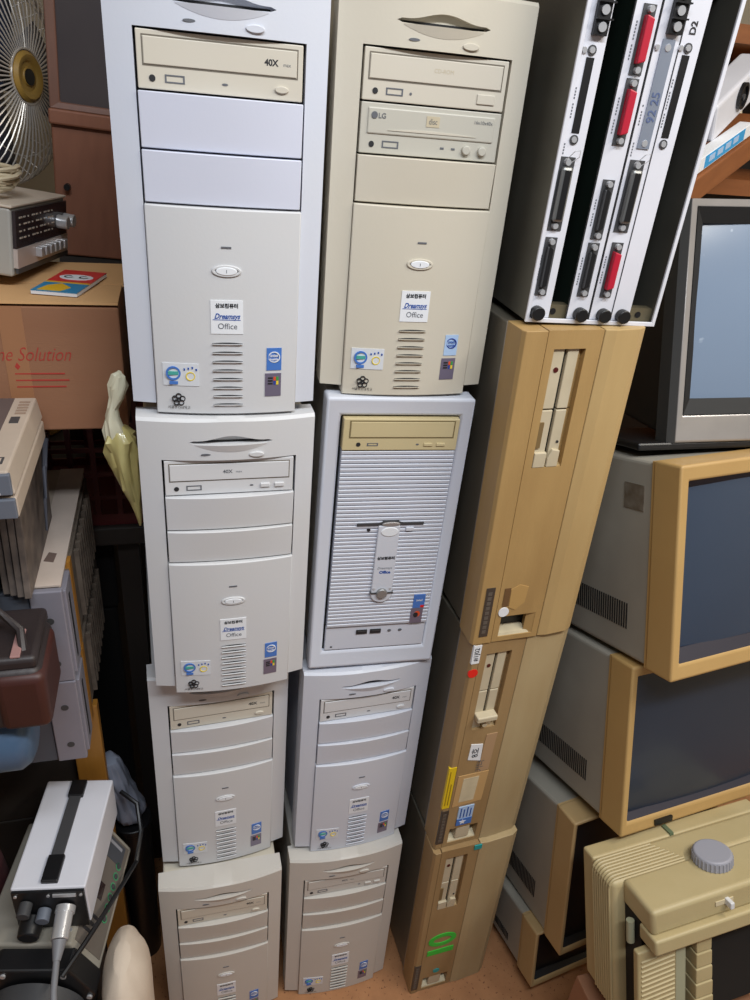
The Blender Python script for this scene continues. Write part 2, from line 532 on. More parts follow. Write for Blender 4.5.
def tower(loc, yaw, roll, H, label, bez, cov, door_m, drives, side=None, badge=True, group='stacked tower computers'):
    """drives: list of (material, style) for the drive bays, from the top; the remaining bays get covers"""
    t = tag(empty('tower_computer', loc, yaw, 0, roll), label, 'computer', group)
    s = H / 0.41
    W = 0.2
    side = side or bez
    # steel case with a plastic skin, feet included
    MB().box(0.007, 0.193, 0.028, 0.36, 0.010, H - 0.006).build('case', side, t, bevel=0.003)
    for x in (0.03, 0.17):
        for y in (0.06, 0.33):
            MB().cyl((x, y, 0.0), (x, y, 0.0102), 0.012, n=14).build('foot', DKGREY, t)
    # front chassis seen dark in the joints
    MB().box(0.010, 0.190, 0.010, 0.029, 0.014, H - 0.012).build('chassis', DARK, t)
    A, B1, B2, B3 = 0.358 * s, 0.311 * s, 0.263 * s, 0.216 * s
    LO = 0.011 * s
    f = lambda u, q: -prof(u)
    g = 0.0009
    bz = MB()
    bz.plate(0.0, 0.0245, LO, A + g, f, 0.03, nu=4)
    bz.plate(0.1785, 0.2, LO, A + g, f, 0.03, nu=4)
    # top section with the floppy mouth left open
    sm = 0.3815 * s

    def up(u):
        k = (u - 0.1025) / 0.047
        return sm + (0.0018 + 0.0062 * (0.5 + 0.5 * cos(pi * min(1, abs(k) * 1.25)))) if abs(k) < 1 else sm

    def lo(u):
        k = (u - 0.1025) / 0.047
        return sm - (0.0016 + 0.0012 * (1 - k * k)) if abs(k) < 1 else sm
    top_pull = lambda u, q: -prof(u) + (0.0 if q < 0.9 else 0.0035)
    bz.plate(0.0, 0.2, up, H, top_pull, 0.03, nu=40, nv=8)
    bz.plate(0.0, 0.2, A + g, lo, f, 0.03, nu=40)
    bez_o = bz.build('bezel', bez, t, smooth=True)
    # scoop under the floppy mouth
    sc = MB().plate(0.062, 0.143, lambda u: sm - 0.0035 - 0.0085 * (1 - ((u - 0.1025) / 0.0405) ** 2), lambda u: sm - 0.0025,
                    lambda u, q: -prof(u) - 0.0003 - 0.0030 * q * (1 - ((u - 0.1025) / 0.041) ** 2), -0.004, nu=16)
    sc.build('floppy_lip', bez, t, smooth=True)
    MB().plate(0.0555, 0.1495, sm - 0.004, sm + 0.0105, lambda u, q: -prof(u) + 0.0075, 0.012, nu=16).build('floppy_recess', bez, t, smooth=True)
    MB().plate(0.060, 0.145, sm - 0.0020, sm + 0.0002, lambda u, q: -prof(u) + 0.0068, 0.010, nu=16).build('floppy_slot', DARK, t)
    MB().ell(0.131, 0.3655 * s, 0.0085, 0.0032, -prof(0.131) - 0.0022, 0, n=24).build('floppy_button', bez, t, bevel=0.0006, smooth=True)
    MB().ell(0.0735, 0.3665 * s, 0.0055, 0.0013, -prof(0.0735) - 0.0006, 0, n=16).build('floppy_light', INK_G, t)
    # bays
    lim = [(B1, A), (B2, B1), (B3, B2)]
    for i, (v0, v1) in enumerate(lim):
        if i < len(drives):
            optical_drive(t, v0, v1, *drives[i])
        else:
            cf = lambda u, q: -(0.003 + prof(u, 0.0070 + 0.0045 * q))
            MB().plate(0.0262, 0.1768, v0 + g, v1 - g, cf, 0.02, nu=14, nv=2).build('bay_cover', cov, t, bevel=0.0008, smooth=True)
    # lower door
    fd = lambda u, q: -(0.0032 + prof(u, 0.0118))
    dr = MB().plate(0.0252, 0.1782, 0.001, B3 - g, fd, 0.02, nu=16, nv=2).build('front_door', door_m, t, bevel=0.0012, smooth=True)
    yd = lambda u, v: fd(u, 0) - 0.0010
    # power lamp and button
    MB().plate(0.0975, 0.1075, 0.1785 * s, 0.1802 * s, lambda u, q: fd(u, q) - 0.0007, -0.01, nu=4).build('power_light', INK_G, dr)
    MB().ring(0.1025, 0.1565 * s, 0.0150, 0.0060, 0.0030, fd(0.1025, 0) - 0.0016, -0.012, n=28).build('button_ring', door_m, dr, bevel=0.0006, smooth=True)
    MB().ell(0.1025, 0.1565 * s, 0.0108, 0.0042, fd(0.1025, 0) - 0.0022, -0.012, n=24).build('power_button', PAPER, dr, bevel=0.0007, smooth=True)
    MB().box(0.1022, 0.1028, fd(0.1025, 0) - 0.0025, -0.012, 0.1550 * s, 0.1580 * s).build('power_mark', INK_G, dr)
    # badge
    st = rect_sticker('badge_sticker', PAPER, dr, 0.0855, 0.1190, 0.0920 * s, 0.1270 * s, fd)
    lettering('삼보컴퓨터', 0.0052, INK, dr, 0.1023, 0.1213 * s, yd, bold=0.0002)
    lettering('Dreamsys', 0.0078, INK_B, dr, 0.1023, 0.1105 * s, yd, shear=0.35, bold=0.0002, sx=0.84)
    MB().plate(0.0875, 0.1165, 0.1065 * s, 0.1072 * s, lambda u, q: fd(u, q) - 0.0009, -0.01, nu=4).build('badge_stroke', INK_B, dr)
    lettering('Office', 0.0088, INK_G, dr, 0.1028, 0.1000 * s, yd, sx=0.95)
    # air slots, each a thin dark lens with a raised lower lip
    for k in range(8):
        vz = (0.0815 - 0.0098 * k) * s
        MB().plate(0.0865, 0.1185, vz - 0.0004, lambda u, z=vz: z + 0.0010 * (1 - ((u - 0.1025) / 0.016) ** 2) + 0.0001, lambda u, q: fd(u, q) - 0.0005, -0.01, nu=8).build('air_slot', INK, dr)
        MB().plate(0.0865, 0.1185, lambda u, z=vz: z - 0.0004 - 0.0026 * (1 - ((u - 0.1025) / 0.0161) ** 2), vz - 0.0004,
                   lambda u, q: fd(u, q) - 0.0003 - 0.0024 * q, -0.01, nu=8).build('slot_lip', door_m, dr, smooth=True)
    if badge:
        # processor and system stickers
        rect_sticker('processor_sticker', BLUE_ST if bez is not P_CREAM else BLUE_LT, dr, 0.1445, 0.1610, 0.0515 * s, 0.0765 * s, fd)
        MB().ring(0.1527, 0.0665 * s, 0.0066, 0.0062, 0.0010, fd(0.1460, 0) - 0.0006, fd(0.1527, 0), n=20).build('sticker_ring', DKBLUE_ST if bez is P_CREAM else PAPER, dr)
        lettering('intel', 0.0050, INK_B if bez is P_CREAM else PAPER, dr, 0.1527, 0.0683 * s, lambda u, v: fd(u, 0) - 0.0016, bold=0.0001)
        lettering('inside', 0.0040, INK_B if bez is P_CREAM else PAPER, dr, 0.1527, 0.0642 * s, lambda u, v: fd(u, 0) - 0.0016, bold=0.0001)
        rect_sticker('system_sticker', PURP_ST, dr, 0.1430, 0.1610, 0.0215 * s, 0.0480 * s, fd)
        for i, (mm, du, dv) in enumerate(((LOGO_O, 0, 1), (LOGO_G, 1, 1), (DKBLUE_ST, 0, 0), (LOGO_Y, 1, 0))):
            rect_sticker('logo_pane', mm, dr, 0.1525 + 0.0030 * du, 0.1550 + 0.0030 * du, (0.0350 + 0.0048 * dv) * s, (0.0392 + 0.0048 * dv) * s, fd, e=0.0012)
        for k in range(3):
            rect_sticker('logo_tail', INK, dr, 0.1462, 0.1515, (0.0355 + 0.0032 * k) * s, (0.0372 + 0.0032 * k) * s, fd, e=0.0012)
        # eco mark and star emblem
        rect_sticker('eco_sticker', mat('eco_film', (212, 215, 220), 0.4), dr, 0.0335, 0.0715, 0.0335 * s, 0.0585 * s, fd)
        yy = fd(0.0525, 0) - 0.0008
        MB().ring(0.0445, 0.0475 * s, 0.0078, 0.0078, 0.0020, yy, yy + 0.002, n=24).build('eco_ring', BLUE_ST, dr)
        MB().box(0.0392, 0.0498, yy, yy + 0.002, 0.0458 * s, 0.0495 * s).build('eco_band', GREEN_ST, dr)
        MB().box(0.0400, 0.0490, yy, yy + 0.002, 0.0352 * s, 0.0385 * s).build('eco_ribbon', BLUE_ST, dr)
        MB().ring(0.0625, 0.0445 * s, 0.0050, 0.0050, 0.0010, fd(0.0680, 0) - 0.0008, -0.004, n=18).build('energy_ring', LOGO_Y, dr)
        for k in range(4):
            a = 0.0555 + 0.0042 * k
            MB().box(a, a + 0.0016, fd(a, 0) - 0.0014, -0.004, (0.0510 + 0.001 * (k % 3)) * s, (0.0532 + 0.001 * (k % 3)) * s).build('energy_mark', INK_B, dr)
        em = MB()
        for k in range(5):
            a = pi / 2 + 2 * pi * k / 5
            em.ring(0.0490 + 0.0042 * cos(a), 0.0175 * s + 0.0042 * sin(a), 0.0033, 0.0033, 0.0009, fd(0.056, 0) - 0.0006, -0.003, n=12)
        em.ring(0.0490, 0.0175 * s, 0.0026, 0.0026, 0.0008, fd(0.056, 0) - 0.0006, -0.003, n=12)
        em.build('star_emblem', INK, dr)
        lettering('서울보건대학교', 0.0042, INK, dr, 0.0490, 0.0085 * s, yd, sx=0.9)
    return t


tower((0.0315, 0.0240, 1.2345), -0.0300, 0.002, 0.416, 'blue-white tower computer with beige 40X disc drive, topmost of the stack beside the carton',
      P_BLUEWHITE, P_COVER, P_WHITE, [(P_DRIVE, 'a')], side=P_GREYWHITE)
tower((0.0312, 0.0068, 0.829), 0.0164, 0.005, 0.404, 'off-white tower computer with white disc drive directly under the blue-white 40X tower',
      P_WHITE, P_WHITE, P_WHITE, [(P_DRIVE_W, 'b')], side=P_CREAM)
tower((0.0162, 0.0336, 0.414), 0.0497, 0.0036, 0.4145, 'white tower computer with beige drive between the off-white tower and the cream floor tower',
      P_WHITE, P_WHITE, P_WHITE, [(P_DRIVE, 'a')])
tower((0.0082, -0.008, 0.0), 0.0018, 0, 0.4135, 'cream tower computer on the floor at the stack foot beside the pale cloth sack',
      P_GREYWHITE, P_GREYWHITE, P_GREYWHITE, [(P_DRIVE, 'a')], side=P_CREAM)
tower((0.2430, 0.0400, 1.2475), -0.034, 0.0025, 0.408, 'cream tower computer with two stacked disc drives, topmost of its stack',
      P_CREAM, P_CREAM, P_CREAM, [(P_DRIVE, 'c'), (P_DRIVE_G, 'lg')], side=P_CREAM_DK)  # side is the bezel cream with its shade put into the colour
tower((0.2343, 0.0206, 0.414), 0.0406, 0.0058, 0.404, 'blue-white tower computer squeezed under the ribbed-front white tower',
      P_BLUEWHITE, P_BLUEWHITE, P_BLUEWHITE, [(P_DRIVE_W, 'a')])
tower((0.2236, 0.0018, 0.0), 0.0, 0, 0.4135, 'grey-white tower computer standing on the floor beside the brown desktop marked 10',
      P_GREYWHITE, P_GREYWHITE, P_GREYWHITE, [(P_GREYWHITE, 'b')])


def ribbed_tower():
    W, H = 0.187, 0.427
    t = tag(empty('tower_computer', (0.2424, 0.0173, 0.8205), -0.030, 0, 0.0162),
            'white tower computer with fine horizontal ribs, tan disc drive and round silver button', 'computer', 'stacked tower computers')
    MB().box(0.006, W - 0.006, 0.034, 0.36, 0.009, H - 0.005).build('case', P_GREYWHITE, t, bevel=0.003)
    for x in (0.03, 0.157):
        for y in (0.06, 0.33):
            MB().cyl((x, y, 0.0), (x, y, 0.0095), 0.011, n=14).build('foot', DKGREY, t)
    MB().frame(0, W, 0.004, H, 0.0195, W - 0.0150, 0.0315, H - 0.0255, 0.004, 0.035, yi=0.0105).build('bezel', P_BLUEWHITE, t, bevel=0.004, seg=3, smooth=True)
    MB().box(0.015, W - 0.012, 0.017, 0.034, 0.028, H - 0.022).build('chassis', DARK, t)
    # tan drive
    x0, x1 = 0.0225, W - 0.0165
    d = MB().box(x0, x1, 0.005, 0.03, 0.3575, 0.3995).build('optical_drive', P_DRIVE_TAN, t, bevel=0.0008)
    MB().frame(x0 + 0.0075, x1 - 0.0055, 0.374, 0.3975, x0 + 0.009, x1 - 0.007, 0.3752, 0.3962, 0.0047, 0.02).build('tray_gap', mat('drive_tan_shadow', (120, 104, 70), 0.6), d)
    MB().box(x0 + 0.0092, x1 - 0.0072, 0.0042, 0.02, 0.3755, 0.3959).build('tray', P_DRIVE_TAN, d, bevel=0.0006)
    MB().ell(x0 + 0.020, 0.3655, 0.0028, 0.0028, 0.0045, 0.02).build('headphone_jack', INK, d)
    MB().frame(x0 + 0.031, x0 + 0.045, 0.3635, 0.3675, x0 + 0.0325, x0 + 0.0435, 0.3645, 0.3668, 0.0046, 0.02).build('volume_slot', INK_G, d)
    for u in (0.110, 0.1265):
        MB().box(x0 + u - 0.0058, x0 + u + 0.0058, 0.0035, 0.02, 0.3632, 0.3675).build('eject_button', P_DRIVE_TAN, d, bevel=0.0007)
    MB().ell(x0 + 0.096, 0.3655, 0.002, 0.0011, 0.0046, 0.02).build('indicator', INK_G, d)
    # ribbed panel: each rib its own louvre
    z0, z1 = 0.0775, 0.3565
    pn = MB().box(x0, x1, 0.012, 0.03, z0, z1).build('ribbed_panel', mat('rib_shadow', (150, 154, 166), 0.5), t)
    n = 46
    p = (z1 - z0) / n
    rib = MB().prism([(0.0080, 0.0), (0.0125, 0.0), (0.0125, p * 0.84), (0.0066, p * 0.84), (0.0060, p * 0.74), (0.0066, p * 0.12)], x0 + 0.0005, x1 - 0.0005, 'x')
    first = rib.build('rib', P_BLUEWHITE, pn)
    first.location = (0, 0, z0)
    for k in range(1, n):
        c = first.copy()
        COL.objects.link(c)
        c.parent = pn
        c.location = (0, 0, z0 + p * k)
    # central spine plate, rounded at its foot
    uc = 0.0955
    hw = 0.0150
    poly = [(uc + hw * cos(a), 0.1345 + hw * 0.9 * sin(a)) for a in [pi + pi * i / 12 for i in range(13)]] + [(uc + hw, 0.247), (uc - hw, 0.247)]
    sp = MB().prism(poly, 0.0030, 0.02, 'y').build('spine_plate', P_BLUEWHITE, t, bevel=0.0012)
    MB().prism([(0.0515, 0.2475), (0.1430, 0.2475), (0.1430, 0.2505), (0.115, 0.2508), (0.105, 0.2535), (0.0905, 0.2535), (0.080, 0.2508), (0.0515, 0.2505)], 0.0045, 0.02, 'y').build('floppy_slot', DKGREY, t)
    MB().ell(0.0975, 0.2495, 0.0125, 0.0032, 0.0025, 0.02, n=20).build('disk_finger_rest', SILVER, t, bevel=0.0006, smooth=True)
    MB().ell(0.0680, 0.2400, 0.0024, 0.0024, 0.0055, 0.02, n=14).build('indicator', INK, t)
    MB().box(0.1190, 0.1300, 0.0040, 0.02, 0.2378, 0.2428).build('floppy_button', P_BLUEWHITE, t, bevel=0.0006)
    sc = MB().ell(uc + 0.001, 0.2380, 0.0125, 0.0075, 0.0022, 0.01, n=24).build('thumb_recess', PAPER, sp, bevel=0.0012, smooth=True)
    lettering('삼보컴퓨터', 0.0054, INK, sp, uc + 0.0005, 0.1955, 0.0028, bold=0.0003)
    lettering('Dreamsys', 0.0052, INK_G, sp, uc, 0.1795, 0.0028, shear=0.3)
    lettering('Office', 0.0064, INK_B, sp, uc + 0.001, 0.1725, 0.0028, bold=0.0003)
    MB().box(uc - 0.0165, uc + 0.0165, 0.0016, 0.006, 0.1370, 0.1388).build('button_bar', DKGREY, sp)
    MB().ell(uc, 0.1379, 0.0078, 0.0078, -0.0012, 0.008, n=28).build('power_button', mat('silver_button', (150, 150, 150), 0.35, 0.5), sp, bevel=0.0015, smooth=True)
    for sx in (-1, 1):
        MB().ell(uc + sx * 0.0115, 0.1450, 0.0017, 0.0017, 0.0022, 0.01, n=12).build('lamp', mat('lamp_grey', (180, 180, 184), 0.4), sp)
    # stickers
    a = MB().box(0.1455, 0.1625, 0.0052, 0.01, 0.1060, 0.1290).build('processor_sticker', BLUE_ST, t)
    lettering('intel', 0.0052, PAPER, t, 0.154, 0.1195, 0.0049, bold=0.0001)
    MB().box(0.1565, 0.1620, 0.0049, 0.006, 0.1065, 0.1105).build('sticker_corner', RED_ST, t)
    MB().box(0.1440, 0.1615, 0.0052, 0.01, 0.0790, 0.1045).build('system_sticker', PURP_ST, t)
    MB().ell(0.1535, 0.0950, 0.0045, 0.0052, 0.0049, 0.006, n=14).build('sticker_mark', LOGO_O, t)
    MB().ell(0.1515, 0.0935, 0.0035, 0.0045, 0.0047, 0.006, n=14).build('sticker_mark', INK, t)
    # port tray at the foot
    pt = MB().box(x0, x1, 0.010, 0.03, 0.0335, 0.0750).build('port_panel', P_BLUEWHITE, t, bevel=0.0012)
    for u in (0.075, 0.0955):
        MB().box(u - 0.008, u + 0.008, 0.0085, 0.02, 0.0610, 0.0680).build('usb_port', INK, pt)
        MB().box(u - 0.006, u + 0.006, 0.0080, 0.02, 0.0655, 0.0670).build('usb_tongue', DKGREY, pt)
    for u in (0.1165, 0.1325):
        MB().ell(u, 0.0640, 0.0028, 0.0020, 0.0090, 0.02, n=14).build('audio_jack', INK_G, pt)
    MB().ell(0.032, 0.0395, 0.0016, 0.0012, 0.0093, 0.02, n=10).build('screw', INK, pt)
    return t


ribbed_tower()


# ------------------------------------------------------------------ desktop computers standing on edge
def desktop(loc, yaw, roll, H, label, tan, tanl, u_off=0.0, kind=0):
    W = 0.163
    t = tag(empty('desktop_computer', loc, yaw, 0, roll), label, 'computer', 'beige desktop computers on edge')
    MB().box(0.004, W - 0.004, 0.046, 0.35, 0.004, H - 0.004).build('case', STEEL_DK, t, bevel=0.002)
    MB().box(0.002, W - 0.002, 0.042, 0.048, 0.002, H - 0.002).build('case_seam', SILVER, t)
    gl, gr = 0.027 + u_off, 0.098 + u_off
    b0, b1 = 0.279 * H / 0.454, 0.432 * H / 0.454
    wz0, wz1 = 0.008, 0.044
    # front moulding: side strip with a chamfer, middle panel, broad lighter strip
    MB().prism([(0.0, 0.043), (0.0, 0.005), (0.003, 0.0), (gl - 0.0012, 0.0), (gl - 0.0012, 0.043)], 0.0, H, 'z').build('side_strip', tan, t, bevel=0.001)
    MB().prism([(gr + 0.0012, 0.043), (gr + 0.0012, 0.0015), (gr + 0.016, 0.0), (W - 0.012, 0.003), (W, 0.010), (W, 0.043)], 0.0, H, 'z').build('broad_strip', tanl, t, bevel=0.001)
    MB().box(gl - 0.002, gr + 0.002, 0.032, 0.042, 0.004, H - 0.004).build('groove_back', mat('groove_shadow', (94, 70, 40), 0.7), t)
    mid = MB()
    f = 0.0015
    bl, br = 0.0375 + u_off, 0.0785 + u_off
    wl, wr = 0.036 + u_off, 0.089 + u_off
    mid.box(gl, gr, f, 0.041, b1, H)                       # above the drives
    mid.box(gl, bl, f, 0.041, b0, b1)
    mid.box(br, gr, f, 0.041, b0, b1)
    mid.box(gl, gr, f, 0.041, wz1, b0)
    mid.box(gl, wl, f, 0.041, wz0, wz1)
    mid.box(wr, gr, f, 0.041, wz0, wz1)
    mid.box(gl, gr, f, 0.041, 0.0, wz0)
    mp = mid.build('middle_panel', tan, t)
    for u in (gl - 0.0004, gr + 0.0004):
        MB().box(u - 0.0011, u + 0.0011, 0.004, 0.012, 0.0, H).build('groove', mat('groove_shadow', (94, 70, 40), 0.7), t)
    # two floppy drives end to end in the bay
    bm_ = (b0 + b1) / 2
    MB().box(bl, br, 0.012, 0.03, b0, b1).build('drive_bay', DARK, t)
    for i, (za, zb) in enumerate(((bm_ + 0.001, b1), (b0, bm_ - 0.001))):
        d = MB()
        cx = (bl + br) / 2 - 0.002
        d.box(bl + 0.0008, cx - 0.0022, 0.005, 0.02, za, zb)
        d.box(cx + 0.0022, br - 0.006, 0.005, 0.02, za, zb)
        dd = d.build('floppy_drive', P_DRV98, t, bevel=0.001)
        MB().box(cx - 0.0022, cx + 0.0022, 0.010, 0.02, za, zb).build('disk_slot', BLACK, dd)
        MB().prism([(br - 0.006, 0.006), (br, 0.010), (br, 0.02), (br - 0.006, 0.02)], za, zb, 'z').build('drive_cheek', tan, dd)
        if (kind == 1 and i == 1):
            # release lever turned across the slot
            MB().box(bl + 0.001, br - 0.006, -0.010, 0.006, za + 0.024, za + 0.034).build('release_lever', P_DRV98, dd, bevel=0.002)
            MB().cyl((cx, 0.006, za + 0.012), (cx, -0.004, za + 0.012), 0.004, n=14).build('lever_pivot', P_DRV98, dd)
        elif i == 0:
            MB().cyl((bl + 0.009, 0.006, zb - 0.026), (bl + 0.009, 0.0042, zb - 0.026), 0.0032, n=14).build('indicator', mat('lamp_dark_red', (80, 24, 22), 0.3), dd)
        else:
            MB().prism([(bl + 0.001, za), (cx - 0.001, za), (cx - 0.001, za + 0.020), (bl + 0.001, za + 0.020)], 0.001, 0.008, 'y').build('release_lever', P_DRV98, dd, bevel=0.001)
            MB().prism([(cx + 0.001, za), (br - 0.006, za), (br - 0.006, za + 0.022), (cx + 0.006, za + 0.024), (cx + 0.001, za + 0.012)], 0.001, 0.008, 'y').build('release_lever', P_DRV98, dd, bevel=0.001)
            MB().box(bl + 0.001, bl + 0.007, 0.003, 0.008, za + 0.026, za + 0.060).build('drive_label', mat('brown_label', (120, 98, 62), 0.6), dd)
            MB().cyl((cx + 0.012, 0.006, za + 0.033), (cx + 0.012, 0.0042, za + 0.033), 0.0018, n=10).build('indicator', INK, dd)
    MB().hexa([(bl, 0.004, b0), (br, 0.004, b0), (br, 0.012, b0), (bl, 0.012, b0), (bl, 0.0115, b0 + 0.004), (br, 0.0115, b0 + 0.004), (br, 0.012, b0 + 0.004), (bl, 0.012, b0 + 0.004)]).build('bay_sill', P_TAN_L, t)
    # small recess at the foot with its white switch block
    MB().box(wl, wr, 0.022, 0.03, wz0, wz1).build('recess_back', BLACK, t)
    if kind == 0:
        MB().hexa([(wl, 0.003, wz0), (wr - 0.004, 0.003, wz0), (wr - 0.010, 0.022, wz0), (wl + 0.004, 0.022, wz0), (wl, 0.0045, wz0 + 0.004), (wr - 0.004, 0.0045, wz0 + 0.004), (wr - 0.010, 0.022, wz0 + 0.005), (wl + 0.004, 0.022, wz0 + 0.005)]).build('recess_sill', PAPER_OLD, t)
        MB().hexa([(wr - 0.012, 0.006, wz0), (wr, 0.002, wz0), (wr, 0.022, wz0), (wr - 0.006, 0.022, wz0), (wr - 0.012, 0.006, wz1), (wr, 0.002, wz1), (wr, 0.022, wz1), (wr - 0.006, 0.022, wz1)]).build('recess_cheek', tan, t)
    else:
        MB().box(wl + 0.014, wr - 0.013, 0.003, 0.022, wz0 + 0.004, wz1 - 0.002).build('switch_block', P_DRV98, t, bevel=0.002)
        MB().hexa([(wl, 0.003, wz0), (wr, 0.003, wz0), (wr, 0.022, wz0), (wl, 0.022, wz0), (wl, 0.004, wz0 + 0.002), (wr, 0.004, wz0 + 0.002), (wr, 0.022, wz0 + 0.008), (wl, 0.022, wz0 + 0.008)]).build('recess_sill', PAPER_OLD, t)
    # dark badge on the side strip
    bd = MB().box(0.0075 + u_off * 0.5, 0.0205 + u_off * 0.5, -0.0008, 0.004, 0.014, 0.098).build('name_plate', mat('badge_dark', (66, 58, 52), 0.4), t)
    for k in range(9):
        MB().box(0.0105 + u_off * 0.5, 0.0165 + u_off * 0.5, -0.0012, 0.002, 0.020 + 0.0082 * k, 0.0255 + 0.0082 * k).build('badge_mark', mat('badge_mark', (92, 84, 76), 0.5), bd)
    return t, mp


n1, mp = desktop((0.4595, -0.0442, 0.898), 0.0303, -0.0150, 0.4505, 'tan desktop computer on edge with a dark recess, right under the open card rack', P_TAN, P_TAN_L, 0.005, 0)
# torn brand label, round white sticker
MB().box(0.0385, 0.0475, 0.0008, 0.003, 0.062, 0.093).build('torn_label', mat('torn_label_brown', (104, 76, 46), 0.6), n1)
MB().prism([(0.049, 0.060), (0.060, 0.054), (0.072, 0.066), (0.074, 0.092), (0.060, 0.097), (0.048, 0.090)], 0.0006, 0.003, 'y').build('glue_patch', mat('glue_tan', (176, 140, 84), 0.7), n1)
MB().ell(0.0425, 0.0525, 0.0078, 0.0078, 0.0002, 0.003, n=24).build('round_sticker', PAPER, n1)

n2, mp = desktop((0.4630, -0.0440, 0.4445), 0.075, 0.0037, 0.4525, 'brown desktop computer on edge with red dot and yellow, white and blue stickers', P_TAN2, P_TAN2_L, -0.012, 1)
yf = 0.0004
MB().box(0.001, 0.0135, -0.0008, 0.004, 0.418, 0.4515).build('paper_label', PAPER, n2)
lettering('#1J02', 0.0105, INK, n2, 0.0072, 0.4355, -0.0012, rot=pi / 2, bold=0.0001)
MB().ell(0.0075, 0.399, 0.0078, 0.0078, -0.0006, 0.002, n=24).build('red_dot', RED_ST, n2)
MB().prism([(0.031, 0.246), (0.052, 0.242), (0.053, 0.205), (0.030, 0.212)], yf, 0.003, 'y').build('paper_label', PAPER, n2)
lettering('8호', 0.015, INK, n2, 0.0415, 0.226, yf - 0.0004, rot=pi / 2, bold=0.0001)
MB().prism([(0.055, 0.262), (0.074, 0.262), (0.072, 0.180), (0.053, 0.178)], yf + 0.0002, 0.003, 'y').build('tape_strip', mat('tape_brown', (174, 142, 108), 0.5), n2)
lettering('기타', 0.015, INK_G, n2, 0.055, 0.193, yf - 0.0004, rot=pi / 2)
MB().prism([(0.020, 0.176), (0.074, 0.176), (0.072, 0.106), (0.019, 0.102)], yf + 0.0002, 0.003, 'y').build('tape_strip', mat('tape_clear', (192, 156, 106), 0.35), n2)
MB().prism([(0.030, 0.168), (0.058, 0.168), (0.056, 0.112), (0.029, 0.112)], yf - 0.0002, 0.003, 'y').build('paper_label', PAPER_OLD, n2)
MB().box(-0.0005, 0.0125, -0.0010, 0.004, 0.106, 0.202).build('yellow_label', YEL_ST, n2)
for k in range(2):
    MB().box(0.0025 + 0.005 * k, 0.0040 + 0.005 * k, -0.0014, 0.002, 0.114, 0.194 - 0.03 * k).build('label_line', mat('label_line', (150, 120, 20), 0.6), n2)
MB().box(0.033, 0.061, yf - 0.0004, 0.003, 0.052, 0.098).build('blue_label', BLUE_LT, n2)
MB().box(0.033, 0.061, yf - 0.0008, 0.003, 0.052, 0.068).build('label_foot', BLUE_ST, n2)
star = []
for i in range(10):
    a = pi / 2 + pi * i / 5
    r = 0.0065 if i % 2 == 0 else 0.0028
    star.append((0.044 + r * cos(a), 0.060 + r * sin(a)))
MB().prism(star, yf - 0.0012, 0.002, 'y').build('label_star', PAPER, n2)
for k in range(4):
    MB().box(0.037 + 0.006 * k, 0.039 + 0.006 * k, yf - 0.0009, 0.002, 0.071, 0.095 - 0.004 * (k % 2)).build('label_line', INK_B, n2)

n3, mp = desktop((0.4663, -0.0518, 0.0), 0.0542, -0.010, 0.4425, 'brown desktop computer on edge painted with green 10, standing on the floor', P_TAN2, P_TAN2_L, -0.012, 2)
g = MB().ring(0.0500, 0.1690, 0.0285, 0.0195, 0.0100, 0.0003, 0.003, n=28)
g.build('painted_digit', GREEN_PAINT, n3)
MB().box(0.0230, 0.0770, 0.0003, 0.003, 0.1230, 0.1380).build('painted_digit', GREEN_PAINT, n3)
MB().ell(0.050, 0.062, 0.0070, 0.0060, 0.0003, 0.003, n=18).build('teal_sticker', TEAL_ST, n3)
MB().box(gl_ := 0.076, 0.090, -0.0006, 0.003, 0.430, 0.4405).build('teal_tape', TEAL_ST, n3)


